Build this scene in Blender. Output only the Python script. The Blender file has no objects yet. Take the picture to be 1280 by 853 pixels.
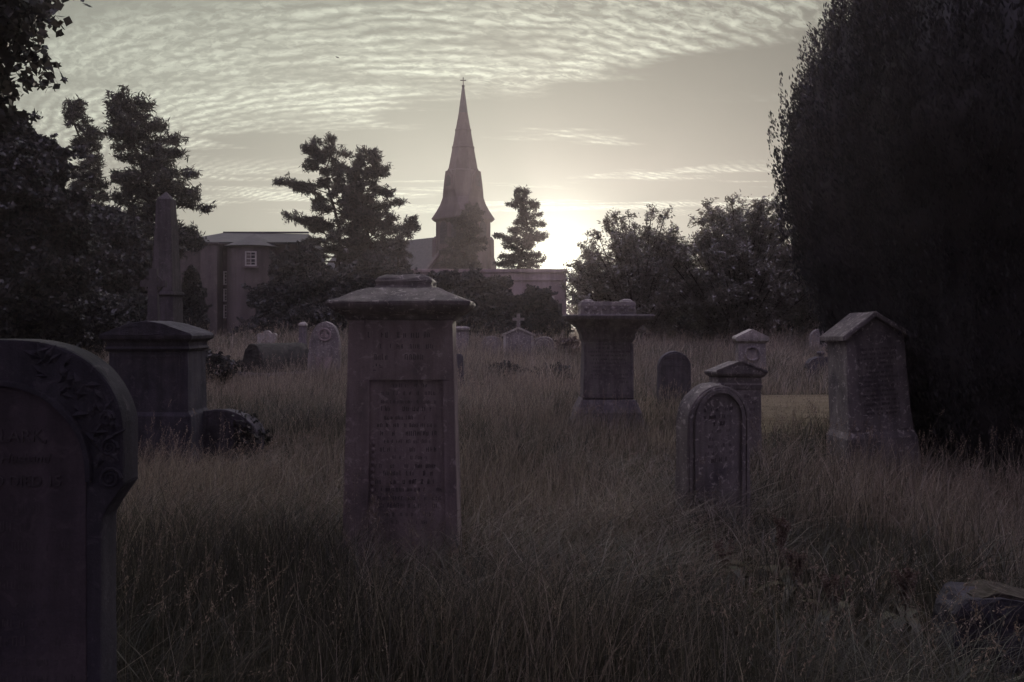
import bpy, bmesh, math, random
import numpy as np
from mathutils import Vector, Matrix

random.seed(7)
RNG = np.random.default_rng(7)
SC = bpy.context.scene
COL = SC.collection
R = math.radians

# ---------------------------------------------------------------- camera geometry
EYE = 1.6          # eye height in metres
F = 1000.0         # focal length in photo pixels (1280 wide)
CX, HZ = 640.0, 405.0
GROUND_SEED = np.random.default_rng(3)


def px(x, d):      # sideways position of photo column x at distance d
    return (x - CX) * d / F


def pz(y, d):      # height of photo row y at distance d
    return EYE + (HZ - y) * d / F


# ---------------------------------------------------------------- smooth value noise (numpy)
_T = np.random.default_rng(11).random((256, 256))


def vnoise(x, y):
    x = np.asarray(x, float); y = np.asarray(y, float)
    xi = np.floor(x).astype(int); yi = np.floor(y).astype(int)
    fx = x - xi; fy = y - yi
    fx = fx * fx * (3 - 2 * fx); fy = fy * fy * (3 - 2 * fy)
    a = _T[xi % 256, yi % 256]; b = _T[(xi + 1) % 256, yi % 256]
    c = _T[xi % 256, (yi + 1) % 256]; d = _T[(xi + 1) % 256, (yi + 1) % 256]
    return a * (1 - fx) * (1 - fy) + b * fx * (1 - fy) + c * (1 - fx) * fy + d * fx * fy


def sstep(a, b, x):
    t = np.clip((np.asarray(x, float) - a) / (b - a), 0, 1)
    return t * t * (3 - 2 * t)


def gh(x, y):
    """Height of the ground at (x, y)."""
    x = np.asarray(x, float); y = np.asarray(y, float)
    h = 0.62 * sstep(16.5, 34.0, y)
    h = h + (vnoise(x * 0.45 + 9, y * 0.45 + 4) - 0.5) * 0.14 * sstep(1.5, 4, y)
    h = h + (vnoise(x * 0.13 + 2, y * 0.13 + 7) - 0.5) * 0.2
    return h


def g1(x, y):
    return float(gh(x, y))


# ---------------------------------------------------------------- object helpers
def tag(o, label=None, cat=None, group=None, kind=None):
    if label: o['label'] = label
    if cat: o['category'] = cat
    if group: o['group'] = group
    if kind: o['kind'] = kind
    return o


def thing(name, label, cat, loc, rz=0.0, group=None, tilt=(0.0, 0.0)):
    o = bpy.data.objects.new(name, None)
    o.empty_display_size = 0.2
    COL.objects.link(o)
    o.location = loc
    o.rotation_euler = (tilt[0], tilt[1], rz)
    return tag(o, label, cat, group)


def link_mesh(name, me, m, parent=None):
    o = bpy.data.objects.new(name, me)
    COL.objects.link(o)
    for k in (m if isinstance(m, (list, tuple)) else [m]):
        me.materials.append(k)
    if parent is not None:
        o.parent = parent
    return o


class MB:
    def __init__(s):
        s.v = []; s.f = []

    def add(s, v, f):
        n = len(s.v)
        s.v += [tuple(p) for p in v]
        s.f += [tuple(i + n for i in q) for q in f]
        return s

    def box(s, x0, x1, y0, y1, z0, z1):
        v = [(x0, y0, z0), (x1, y0, z0), (x1, y1, z0), (x0, y1, z0), (x0, y0, z1), (x1, y0, z1), (x1, y1, z1), (x0, y1, z1)]
        return s.add(v, [(3, 2, 1, 0), (4, 5, 6, 7), (0, 1, 5, 4), (1, 2, 6, 5), (2, 3, 7, 6), (3, 0, 4, 7)])

    def loft(s, secs, cx=0.0, cy=0.0):
        """stack of rectangles (z, half x, half y)"""
        v = []; f = []
        for z, hx, hy in secs:
            v += [(cx - hx, cy - hy, z), (cx + hx, cy - hy, z), (cx + hx, cy + hy, z), (cx - hx, cy + hy, z)]
        f.append((3, 2, 1, 0))
        for i in range(len(secs) - 1):
            a = 4 * i; b = a + 4
            for k in range(4):
                f.append((a + k, a + (k + 1) % 4, b + (k + 1) % 4, b + k))
        a = 4 * (len(secs) - 1)
        f.append((a, a + 1, a + 2, a + 3))
        return s.add(v, f)

    def prism(s, out, y0, y1):
        """outline in x-z (counter-clockwise seen from -y), extruded y0..y1"""
        n = len(out)
        v = [(x, y0, z) for x, z in out] + [(x, y1, z) for x, z in out]
        f = [tuple(range(n)), tuple(range(2 * n - 1, n - 1, -1))]
        f += [(i, i + n, (i + 1) % n + n, (i + 1) % n) for i in range(n)]
        f[0] = tuple(range(n))
        return s.add(v, f)

    def ring(s, inner, outer, y0, y1):
        """band between two open polylines of equal length, extruded"""
        n = len(inner)
        v = [(x, y0, z) for x, z in outer] + [(x, y0, z) for x, z in inner] + [(x, y1, z) for x, z in outer] + [(x, y1, z) for x, z in inner]
        f = []
        for i in range(n - 1):
            f.append((i, i + 1, n + i + 1, n + i))
            f.append((2 * n + i, 3 * n + i, 3 * n + i + 1, 2 * n + i + 1))
            f.append((i, 2 * n + i, 2 * n + i + 1, i + 1))
            f.append((n + i, n + i + 1, 3 * n + i + 1, 3 * n + i))
        f.append((0, n, 3 * n, 2 * n)); f.append((n - 1, 3 * n - 1, 4 * n - 1, 2 * n - 1))
        return s.add(v, f)

    def lathe(s, prof, n=16, cx=0.0, cy=0.0, sy=1.0, phase=0.0):
        """profile of (r, z), closed at both ends"""
        v = []; f = []
        for r, z in prof:
            for k in range(n):
                a = phase + 2 * math.pi * k / n
                v.append((cx + r * math.cos(a), cy + sy * r * math.sin(a), z))
        for i in range(len(prof) - 1):
            for k in range(n):
                f.append((i * n + k, i * n + (k + 1) % n, (i + 1) * n + (k + 1) % n, (i + 1) * n + k))
        f.append(tuple(range(n - 1, -1, -1)))
        f.append(tuple((len(prof) - 1) * n + k for k in range(n)))
        return s.add(v, f)

    def tube(s, pts, rad, n=7):
        pts = [Vector(p) for p in pts]
        v = []; f = []
        ref = Vector((0.31, 0.95, 0.11))
        for i, p in enumerate(pts):
            t = (pts[min(i + 1, len(pts) - 1)] - pts[max(i - 1, 0)]).normalized()
            a = t.cross(ref)
            if a.length < 1e-3: a = t.cross(Vector((1, 0, 0)))
            a.normalize(); b = t.cross(a)
            for k in range(n):
                q = 2 * math.pi * k / n
                w = p + (a * math.cos(q) + b * math.sin(q)) * rad[i]
                v.append(w[:])
        for i in range(len(pts) - 1):
            for k in range(n):
                f.append((i * n + k, i * n + (k + 1) % n, (i + 1) * n + (k + 1) % n, (i + 1) * n + k))
        f.append(tuple(range(n - 1, -1, -1))); f.append(tuple((len(pts) - 1) * n + k for k in range(n)))
        return s.add(v, f)

    def rot(s, start, ang, axis, org):
        M = Matrix.Rotation(ang, 3, axis); o = Vector(org)
        for i in range(start, len(s.v)):
            s.v[i] = tuple(M @ (Vector(s.v[i]) - o) + o)
        return s

    def build(s, name, m, parent=None, bevel=0.0, smooth=False, wear=0.0, cut=0.0):
        me = bpy.data.meshes.new(name)
        bm = bmesh.new()
        vs = [bm.verts.new(p) for p in s.v]
        for q in s.f:
            try: bm.faces.new([vs[i] for i in q])
            except ValueError: pass
        bmesh.ops.recalc_face_normals(bm, faces=bm.faces)
        if bevel > 0:
            es = [e for e in bm.edges if len(e.link_faces) == 2 and e.calc_face_angle(0) > 0.45]
            bmesh.ops.bevel(bm, geom=es, offset=bevel, segments=2, profile=0.6, affect='EDGES', clamp_overlap=True)
        if cut > 0:      # break long edges so that wear can move them
            bmesh.ops.triangulate(bm, faces=[f for f in bm.faces if len(f.verts) > 4])
            for _ in range(4):
                es = [e for e in bm.edges if e.calc_length() > cut]
                if not es: break
                bmesh.ops.subdivide_edges(bm, edges=es, cuts=1, use_grid_fill=True)
        if wear > 0:
            for v in bm.verts:
                c = v.co
                n = (math.sin(c.x * 23 + c.z * 17 + 1.3) + math.sin(c.y * 31 - c.z * 11 + c.x * 7) + math.sin(c.z * 41 + c.y * 13)) / 3
                d = v.normal if v.normal.length > 0 else Vector((0, 0, 0))
                v.co = c + d * (n * wear + random.uniform(-.35, .35) * wear)
        bm.to_mesh(me); bm.free()
        if smooth:
            for p in me.polygons: p.use_smooth = True
        return link_mesh(name, me, m, parent)


def np_mesh(name, verts, quads=None, tris=None, mats=(), parent=None, qm=None, tm=None):
    """fast mesh from numpy arrays"""
    me = bpy.data.meshes.new(name)
    nq = 0 if quads is None else len(quads)
    nt = 0 if tris is None else len(tris)
    me.vertices.add(len(verts))
    me.vertices.foreach_set('co', np.ascontiguousarray(verts, np.float32).ravel())
    idx = []
    if nq: idx.append(np.asarray(quads, np.int32).ravel())
    if nt: idx.append(np.asarray(tris, np.int32).ravel())
    idx = np.concatenate(idx)
    me.loops.add(len(idx)); me.loops.foreach_set('vertex_index', idx)
    me.polygons.add(nq + nt)
    st = np.concatenate([np.arange(nq) * 4, nq * 4 + np.arange(nt) * 3]).astype(np.int32)
    me.polygons.foreach_set('loop_start', st)
    mi = np.concatenate([np.zeros(nq, np.int32) if qm is None else qm.astype(np.int32), np.zeros(nt, np.int32) if tm is None else tm.astype(np.int32)])
    me.update(calc_edges=True)
    me.validate()
    o = link_mesh(name, me, list(mats), parent)
    if len(mats) > 1: me.polygons.foreach_set('material_index', mi)
    return o


def unit(v):
    return v / np.maximum(np.linalg.norm(v, axis=1, keepdims=True), 1e-9)


def leaves(pts, length, width, axis=None, spread=1.0, rng=RNG):
    """one leaf-shaped quad (a kite) at each point; returns verts, quads"""
    n = len(pts)
    d = unit(rng.normal(size=(n, 3)))
    if axis is not None:
        d = unit(np.asarray(axis) * 1.0 + d * spread)
    r = unit(np.cross(d, rng.normal(size=(n, 3))))
    L = (length * rng.uniform(.6, 1.35, n))[:, None]
    W = (width * rng.uniform(.6, 1.3, n))[:, None]
    v = np.stack([pts - d * L * .5, pts + r * W * .5 - d * L * .05, pts + d * L * .5, pts - r * W * .5 - d * L * .05], 1).reshape(-1, 3)
    q = np.arange(n * 4).reshape(n, 4)
    return v, q


def ball(n, rng=RNG, shell=0.0):
    """n points inside the unit ball, pushed outward by shell (0..1)"""
    d = unit(rng.normal(size=(n, 3)))
    r = rng.random(n) ** (1 / 3)
    r = r * (1 - shell) + shell * (1 - (1 - r) * .3)
    return d * r[:, None]


# ---------------------------------------------------------------- materials
def new_mat(name):
    m = bpy.data.materials.new(name); m.use_nodes = True
    nt = m.node_tree; nt.nodes.clear()
    out = nt.nodes.new('ShaderNodeOutputMaterial')
    return m, nt, out


def N(nt, t, **kw):
    n = nt.nodes.new('ShaderNode' + t)
    for k, v in kw.items():
        if k.startswith('_'): setattr(n, k[1:], v)
        else: n.inputs[k.replace('__', ' ')].default_value = v
    return n


def ramp(nt, fac, stops):
    r = nt.nodes.new('ShaderNodeValToRGB')
    e = r.color_ramp.elements
    while len(e) < len(stops): e.new(0.5)
    for i, (p, c) in enumerate(stops):
        e[i].position = p; e[i].color = (*c, 1) if len(c) == 3 else c
    nt.links.new(fac, r.inputs[0])
    return r.outputs[0]


def mixc(nt, fac, a, b, mode='MIX'):
    m = nt.nodes.new('ShaderNodeMix'); m.data_type = 'RGBA'; m.blend_type = mode
    for s, val in ((0, fac), (6, a), (7, b)):
        if hasattr(val, 'links') or hasattr(val, 'is_linked'): nt.links.new(val, m.inputs[s])
        else: m.inputs[s].default_value = val if s == 0 else (*val, 1)
    return m.outputs[2]


def noise(nt, vec, scale, detail=4.0, rough=.55, dist=0.0):
    n = N(nt, 'TexNoise', Scale=scale, Detail=detail, Roughness=rough, Distortion=dist)
    if vec is not None: nt.links.new(vec, n.inputs['Vector'])
    return n.outputs[0]


def stone(name, base, light, dark, scale=1.0, bump=.35, lichen=.5):
    """weathered stone: broad stains, lichen blotches, grain"""
    m, nt, out = new_mat(name)
    co = N(nt, 'TexCoord').outputs['Object']
    big = noise(nt, co, 2.2 * scale, 6, .62, .4)
    col = ramp(nt, big, [(.28, dark), (.5, base), (.74, light)])
    st = nt.nodes.new('ShaderNodeMapping'); st.inputs['Scale'].default_value = (9 * scale, 9 * scale, .9 * scale)
    nt.links.new(co, st.inputs[0])
    streak = ramp(nt, noise(nt, st.outputs[0], 1.0, 4, .6), [(.42, (.55, .55, .55)), (.6, (1, 1, 1))])
    col = mixc(nt, .65, col, streak, 'MULTIPLY')
    spots = ramp(nt, noise(nt, co, 17 * scale, 5, .65, .8), [(.56, (0, 0, 0)), (.66, (1, 1, 1))])
    sp = nt.nodes.new('ShaderNodeMath'); sp.operation = 'MULTIPLY'; sp.inputs[1].default_value = lichen
    nt.links.new(spots, sp.inputs[0])
    col = mixc(nt, sp.outputs[0], col, tuple(min(1, c * 1.7 + .02) for c in light))
    grain = noise(nt, co, 140 * scale, 3, .7)
    col = mixc(nt, .3, col, ramp(nt, grain, [(.3, (.6, .6, .6)), (.7, (1.25, 1.25, 1.25))]), 'MULTIPLY')
    b = N(nt, 'BsdfPrincipled', Roughness=.88)
    b.inputs['Specular IOR Level'].default_value = .25
    nt.links.new(col, b.inputs['Base Color'])
    bp = N(nt, 'Bump', Strength=bump, Distance=.02)
    hsum = nt.nodes.new('ShaderNodeMath'); hsum.operation = 'ADD'
    nt.links.new(big, hsum.inputs[0]); nt.links.new(noise(nt, co, 45 * scale, 6, .7), hsum.inputs[1])
    nt.links.new(hsum.outputs[0], bp.inputs['Height'])
    nt.links.new(bp.outputs[0], b.inputs['Normal'])
    nt.links.new(b.outputs[0], out.inputs[0])
    return m


def plain(name, col, rough=.8, var=.25, scale=6.0, spec=.3, metal=0.0):
    m, nt, out = new_mat(name)
    co = N(nt, 'TexCoord').outputs['Object']
    n = noise(nt, co, scale, 5, .6)
    c = ramp(nt, n, [(.3, tuple(x * (1 - var) for x in col)), (.7, tuple(min(1, x * (1 + var)) for x in col))])
    b = N(nt, 'BsdfPrincipled', Roughness=rough, Metallic=metal)
    b.inputs['Specular IOR Level'].default_value = spec
    nt.links.new(c, b.inputs['Base Color'])
    bp = N(nt, 'Bump', Strength=.2, Distance=.01)
    nt.links.new(noise(nt, co, scale * 6, 4), bp.inputs['Height']); nt.links.new(bp.outputs[0], b.inputs['Normal'])
    nt.links.new(b.outputs[0], out.inputs[0])
    return m


def leafmat(name, a, b, c, trans=.35, gloss=.06, patch=.35, rough=.4):
    """leaves: colour differs leaf by leaf and in broad patches; light passes through"""
    m, nt, out = new_mat(name)
    g = N(nt, 'NewGeometry')
    co = N(nt, 'TexCoord').outputs['Object']
    col = ramp(nt, g.outputs['Random Per Island'], [(0, a), (.55, b), (1, c)])
    pn = ramp(nt, noise(nt, co, patch, 3, .6), [(.35, (.6, .6, .6)), (.65, (1.2, 1.15, 1.1))])
    col = mixc(nt, .8, col, pn, 'MULTIPLY')
    d = N(nt, 'BsdfDiffuse'); t = N(nt, 'BsdfTranslucent'); gl = N(nt, 'BsdfGlossy', Roughness=rough)
    gl.inputs['Color'].default_value = (.7, .7, .7, 1)
    nt.links.new(col, d.inputs[0]); nt.links.new(col, t.inputs[0])
    m1 = N(nt, 'MixShader', Fac=trans); m2 = N(nt, 'MixShader', Fac=gloss)
    nt.links.new(d.outputs[0], m1.inputs[1]); nt.links.new(t.outputs[0], m1.inputs[2])
    nt.links.new(m1.outputs[0], m2.inputs[1]); nt.links.new(gl.outputs[0], m2.inputs[2])
    nt.links.new(m2.outputs[0], out.inputs[0])
    return m
# ================================================================ camera, world, sun, haze
cam = bpy.data.cameras.new('camera')
cam.sensor_width = 36.0; cam.lens = 36.0 * F / 1280.0
cam.shift_y = -21.5 / 1280.0
cam.clip_start = .05; cam.clip_end = 2000
co_ = bpy.data.objects.new('camera', cam); COL.objects.link(co_)
co_.location = (0, 0, EYE); co_.rotation_euler = (R(90), 0, 0)
SC.camera = co_

SUN = Vector(((696 - CX) / F, 1.0, (HZ - 326) / F)).normalized()
SKY_GAMMA = .45; OVERHEAD_FILL = 9.0
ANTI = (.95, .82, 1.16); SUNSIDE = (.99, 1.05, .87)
SUN_EL = math.asin(SUN.z); SUN_AZ = math.atan2(SUN.x, SUN.y)

sl = bpy.data.lights.new('sun', 'SUN'); sl.energy = 4.0; sl.angle = R(.55); sl.color = (1.0, .91, .76)
so = bpy.data.objects.new('sun', sl); COL.objects.link(so)
so.rotation_euler = (-SUN).to_track_quat('-Z', 'Y').to_euler()
so.location = (0, 0, 60)

W = bpy.data.worlds.new('World'); SC.world = W; W.use_nodes = True
nt = W.node_tree; nt.nodes.clear()
wo = nt.nodes.new('ShaderNodeOutputWorld'); bg = nt.nodes.new('ShaderNodeBackground')
nt.links.new(bg.outputs[0], wo.inputs[0])
bg.inputs[1].default_value = 0.12
sky = nt.nodes.new('ShaderNodeTexSky'); sky.sky_type = 'NISHITA'; sky.sun_disc = False
sky.sun_elevation = SUN_EL; sky.sun_rotation = SUN_AZ
sky.air_density = 1.0; sky.dust_density = 2.2; sky.ozone_density = 1.5; sky.altitude = 50


def M_(op, a, b=None, c=None):
    n = nt.nodes.new('ShaderNodeMath'); n.operation = op
    for i, v in enumerate((a, b, c)):
        if v is None: continue
        if isinstance(v, (int, float)): n.inputs[i].default_value = v
        else: nt.links.new(v, n.inputs[i])
    return n.outputs[0]


def smooth_(x, a, b):
    n = nt.nodes.new('ShaderNodeMapRange'); n.interpolation_type = 'SMOOTHSTEP'
    n.inputs[1].default_value = a; n.inputs[2].default_value = b
    nt.links.new(x, n.inputs[0])
    return n.outputs[0]


dirv = nt.nodes.new('ShaderNodeTexCoord').outputs['Generated']
sep = nt.nodes.new('ShaderNodeSeparateXYZ'); nt.links.new(dirv, sep.inputs[0])
zz = M_('MAXIMUM', sep.outputs[2], .015)
U = M_('DIVIDE', sep.outputs[0], zz); V = M_('DIVIDE', sep.outputs[1], zz)


def comb(x, y, z=0.0):
    n = nt.nodes.new('ShaderNodeCombineXYZ')
    for i, v in enumerate((x, y, z)):
        if isinstance(v, (int, float)): n.inputs[i].default_value = v
        else: nt.links.new(v, n.inputs[i])
    return n.outputs[0]


# cloud layer: rippled sheet of high cloud seen in perspective
sheet = comb(U, V)
warp = noise(nt, sheet, .9, 3, .5)
wu = M_('MULTIPLY_ADD', warp, .55, U)
uo = M_('ADD', U, .35)
ph = M_('SUBTRACT', V, M_('MULTIPLY', M_('MULTIPLY', uo, uo), .35))        # rows of ripples bend across the sheet
warp2 = noise(nt, comb(M_('MULTIPLY', U, 3.2), M_('MULTIPLY', V, 3.2), 1.7), 1.0, 3, .55)
rowphase = M_('ADD', M_('MULTIPLY', ph, 10.5), M_('ADD', M_('MULTIPLY', warp, 3.2), M_('MULTIPLY', warp2, 2.5)))
rows = M_('MULTIPLY_ADD', M_('SINE', M_('MULTIPLY', rowphase, 2 * math.pi)), .5, .5)
puff = smooth_(noise(nt, comb(M_('MULTIPLY', U, 17), M_('MULTIPLY', ph, 21), 2.2), 1.0, 4, .62, .5), .40, .62)
fine = noise(nt, comb(M_('MULTIPLY', U, 34), M_('MULTIPLY', V, 38)), 1.0, 3, .6)
edge_n = noise(nt, comb(M_('MULTIPLY', U, 1.1), M_('MULTIPLY', V, 1.9)), 1.0, 5, .6, .3)
bound = M_('ADD', V, M_('MULTIPLY', U, .62))
bound = M_('ADD', bound, M_('MULTIPLY', M_('SUBTRACT', edge_n, .5), 1.5))
main = smooth_(bound, 3.62, 3.28)
tl = smooth_(M_('ADD', M_('MULTIPLY', U, -1), M_('MULTIPLY', V, -1.6)), -3.0, -2.65)       # clearer patch overhead, to the left
main = M_('MULTIPLY', main, M_('SUBTRACT', 1.0, M_('MULTIPLY', tl, .9)))
streak_n = noise(nt, comb(M_('MULTIPLY', U, .55), M_('MULTIPLY', V, 1.5), 3.3), 1.0, 5, .6, .2)
patch = noise(nt, comb(M_('MULTIPLY', U, 1.3), M_('MULTIPLY', V, 2.6), 7.1), 1.0, 4, .6, .4)
main = M_('MULTIPLY', main, M_('MULTIPLY_ADD', smooth_(patch, .34, .58), .72, .28))
band = M_('MULTIPLY', smooth_(V, 4.7, 5.5), smooth_(V, 7.6, 6.4))
band = M_('MULTIPLY', band, smooth_(streak_n, .46, .60))
thin = M_('MULTIPLY', M_('MULTIPLY', smooth_(V, 3.4, 3.8), smooth_(V, 5.0, 4.4)), smooth_(streak_n, .57, .70))
side = M_('ADD', M_('MULTIPLY', band, .85), M_('MULTIPLY', thin, .6))
rowmix = noise(nt, comb(M_('MULTIPLY', U, 1.7), M_('MULTIPLY', V, 2.2), 5.5), 1.0, 2, .5)
rowamt = M_('MULTIPLY_ADD', smooth_(rowmix, .35, .6), .52, .08)
body = M_('ADD', M_('MULTIPLY', rows, rowamt), M_('MULTIPLY', puff, .42))
body = M_('ADD', body, M_('MULTIPLY', fine, .28))
body = M_('MULTIPLY_ADD', M_('MULTIPLY', rows, puff), .25, body)
cov = M_('MULTIPLY', M_('MAXIMUM', main, side), body)

hs = nt.nodes.new('ShaderNodeHueSaturation'); hs.inputs['Saturation'].default_value = .14
nt.links.new(sky.outputs[0], hs.inputs['Color'])
dt = nt.nodes.new('ShaderNodeVectorMath'); dt.operation = 'DOT_PRODUCT'
nt.links.new(dirv, dt.inputs[0]); dt.inputs[1].default_value = SUN
gm = nt.nodes.new('ShaderNodeGamma'); gm.inputs[1].default_value = SKY_GAMMA
nt.links.new(hs.outputs[0], gm.inputs[0])
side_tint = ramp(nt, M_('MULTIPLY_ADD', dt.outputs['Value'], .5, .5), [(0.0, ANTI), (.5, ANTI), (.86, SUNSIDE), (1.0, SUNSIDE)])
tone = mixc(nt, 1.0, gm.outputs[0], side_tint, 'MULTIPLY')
# light scattered round the low sun by thin cloud
dpos = M_('MAXIMUM', dt.outputs['Value'], 0.0)
g = M_('ADD', M_('MULTIPLY', M_('POWER', dpos, 60), .6), M_('MULTIPLY', M_('POWER', dpos, 420), 7.0))
g = M_('ADD', g, M_('MULTIPLY', M_('POWER', dpos, 40000), 120.0))
glow = mixc(nt, 1.0, (1.0, .99, .80), (1, 1, 1), 'MULTIPLY')
gcol = nt.nodes.new('ShaderNodeVectorMath'); gcol.operation = 'SCALE'
nt.links.new(glow, gcol.inputs[0]); nt.links.new(g, gcol.inputs['Scale'])
# brightness of the sheet relative to the clear sky behind it
veil = M_('MULTIPLY', smooth_(U, .8, -1.0), smooth_(V, 1.3, 2.5))
gain = M_('MULTIPLY_ADD', cov, 1.25, .70)
gain = M_('MULTIPLY_ADD', veil, .46, gain)
veil2 = M_('MULTIPLY', smooth_(U, -.2, -1.7), smooth_(V, 4.4, 3.1))
gain = M_('MULTIPLY_ADD', veil2, .42, gain)
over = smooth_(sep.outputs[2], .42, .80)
gain = M_('MULTIPLY_ADD', over, OVERHEAD_FILL, gain)  # unseen sky high above the view, brightened to light the ground from above
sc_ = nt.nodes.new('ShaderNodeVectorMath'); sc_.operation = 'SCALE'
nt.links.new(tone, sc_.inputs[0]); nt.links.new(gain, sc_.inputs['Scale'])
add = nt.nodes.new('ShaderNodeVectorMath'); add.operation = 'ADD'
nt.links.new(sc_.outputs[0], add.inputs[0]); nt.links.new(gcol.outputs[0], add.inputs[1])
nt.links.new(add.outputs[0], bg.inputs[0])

# haze: one closed box of thin evening mist round the place
hb = MB().box(-165, 165, -25, 200, -2.2, 40)
hm, hnt, hout = new_mat('haze')
pv = hnt.nodes.new('ShaderNodeVolumePrincipled')
pv.inputs['Color'].default_value = (.95, .81, .85, 1); pv.inputs['Density'].default_value = .00075
pv.inputs['Anisotropy'].default_value = .6
hnt.links.new(pv.outputs[0], hout.inputs['Volume'])
tag(hb.build('haze', hm), 'thin evening mist lying over the whole churchyard', 'haze', kind='stuff')

SC.view_settings.view_transform = 'Standard'; SC.view_settings.look = 'None'
SC.view_settings.exposure = 0.0; SC.view_settings.gamma = 1.0
SC.view_settings.use_curve_mapping = False
SC.render.engine = 'CYCLES'
SC.cycles.use_denoising = True
SC.cycles.max_bounces = 6; SC.cycles.diffuse_bounces = 3; SC.cycles.glossy_bounces = 2
SC.cycles.transmission_bounces = 4; SC.cycles.volume_bounces = 0; SC.cycles.transparent_max_bounces = 4
SC.cycles.caustics_reflective = False; SC.cycles.caustics_refractive = False
SC.cycles.sample_clamp_indirect = 6
# ================================================================ materials of the place
M_ROSE = stone('rose_sandstone', (0.345, 0.272, 0.272), (0.44, 0.355, 0.345), (0.18, 0.148, 0.155), 1.0, .45, .35)
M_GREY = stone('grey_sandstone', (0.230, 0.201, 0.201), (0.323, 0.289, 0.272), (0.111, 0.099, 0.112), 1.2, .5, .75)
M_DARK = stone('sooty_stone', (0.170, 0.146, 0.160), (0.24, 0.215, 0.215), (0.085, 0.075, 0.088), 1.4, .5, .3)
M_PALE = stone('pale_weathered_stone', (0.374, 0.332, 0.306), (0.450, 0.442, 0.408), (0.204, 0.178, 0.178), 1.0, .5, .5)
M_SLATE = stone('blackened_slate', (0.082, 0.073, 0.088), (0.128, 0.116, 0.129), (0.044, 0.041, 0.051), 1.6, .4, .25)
M_CUT = plain('grimy_lettering', (.105, .088, .094), .95, .3, 30)
M_CUTD = plain('sooty_lettering', (.052, .045, .052), .95, .3, 30)
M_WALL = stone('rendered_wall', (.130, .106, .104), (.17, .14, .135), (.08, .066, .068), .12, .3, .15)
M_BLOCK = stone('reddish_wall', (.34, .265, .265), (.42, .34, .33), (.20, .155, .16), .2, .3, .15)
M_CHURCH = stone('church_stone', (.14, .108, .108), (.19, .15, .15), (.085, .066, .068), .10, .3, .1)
M_SLATES = plain('roof_slates', (.060, .054, .058), .75, .3, 3, .4)
M_LEAD = plain('weathered_lead', (.055, .055, .06), .5, .3, 2, .5)
M_PAINT = plain('white_painted_wood', (.42, .38, .36), .6, .2, 4)
M_IRON = plain('black_iron', (.02, .02, .022), .5, .2, 20, .4)


def glass_mat():
    m, nt, out = new_mat('window_glass')
    b = N(nt, 'BsdfPrincipled', Roughness=.06)
    b.inputs['Base Color'].default_value = (.015, .016, .02, 1); b.inputs['Specular IOR Level'].default_value = .6
    nt.links.new(b.outputs[0], out.inputs[0])
    return m


M_GLASS = glass_mat()
STONE_BOXES = []     # footprints kept clear of grass: x, y, half width, half depth, rz


def foot(x, y, hx, hy, rz=0.0):
    STONE_BOXES.append((x, y, hx, hy, rz))


def worn_lines(parent, x0, x1, zt, zb, yf, rows, seed, h=None, fade=.15, mat=None):
    """rows of letter strokes worn past reading"""
    rr = random.Random(seed)
    pitch = (zt - zb) / rows
    h = h or pitch * .52
    mb = MB()
    w = x1 - x0
    for r in range(rows):
        z = zt - pitch * (r + .75)
        ind = rr.choice((0, .06, .12, .2)) * w
        x = x0 + ind; xe = x1 - ind
        hh = h * rr.choice((1, 1, 1.0, 1.25, .85))
        while x < xe:
            word = rr.randint(2, 8)
            for _ in range(word):
                if x > xe: break
                cw = hh * rr.uniform(.4, .75)
                if rr.random() > fade:
                    for q in range(rr.choice((1, 2, 2, 2))):
                        sx = x + cw * (.15 + .55 * q)
                        dz = rr.uniform(-.06, .06) * hh
                        mb.box(sx, sx + hh * .13, yf - .0012, yf + .003, z + dz, z + dz + hh * rr.uniform(.7, 1.0))
                    if rr.random() < .55:
                        zz_ = z + hh * rr.choice((0.02, .45, .86))
                        mb.box(x + cw * .15 + .001, x + cw * .75, yf - .0016, yf + .003, zz_, zz_ + hh * .1)
                x += cw * 1.22
            x += hh * .55
    return mb.build('lettering', mat or M_CUT, parent)


def letters(parent, text, x, z, size, yf, mat=None, shear=0.0, name='lettering'):
    cu = bpy.data.curves.new('lettering', 'FONT'); cu.body = text; cu.size = size; cu.align_x = 'LEFT'
    cu.extrude = .0018; cu.shear = shear; cu.resolution_u = 3
    tmp = bpy.data.objects.new('lettering', cu); COL.objects.link(tmp)
    dg = bpy.context.evaluated_depsgraph_get(); dg.update()
    me = bpy.data.meshes.new_from_object(tmp.evaluated_get(dg))
    bpy.data.objects.remove(tmp); bpy.data.curves.remove(cu)
    me.materials.clear()
    me.transform(Matrix.Translation((x, yf, z)) @ Matrix.Rotation(R(90), 4, 'X'))
    return link_mesh(name, me, mat or M_CUT, parent)


def arc(cx, cz, rx, rz, a0, a1, n):
    return [(cx + rx * math.cos(R(a0 + (a1 - a0) * i / n)), cz + rz * math.sin(R(a0 + (a1 - a0) * i / n))) for i in range(n + 1)]


def place(name, label, cat, pxc, d, rz=0.0, tilt=(0, 0), group='gravestones standing in the long grass', sink=.12, dy=0.0):
    x = px(pxc, d)
    z = g1(x, d) - sink
    t = thing(name, label, cat, (x, d + dy, z), rz, group, tilt)
    return t, z


# ---------------------------------------------------------------- 1 the tall tapered monument in the middle
D = 5.2
t, z0 = place('pedestal_monument', 'tallest and broadest pedestal monument, tapered rosy stone with a hipped cap, in the middle', 'monument', 500, D, sink=.15, dy=.28)
foot(t.location.x, t.location.y, .44, .34)
H = pz(400, D) - z0
k = lambda z: .385 - .045 * (z / H)          # half width at height z
kd = lambda z: .275 - .03 * (z / H)
m = MB().loft([(0, k(0) - .012, kd(0) - .012), (H, k(H) - .012, kd(H) - .012)])
m.build('shaft', M_ROSE, t, .008, wear=.004, cut=.16)
m = MB()
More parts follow.
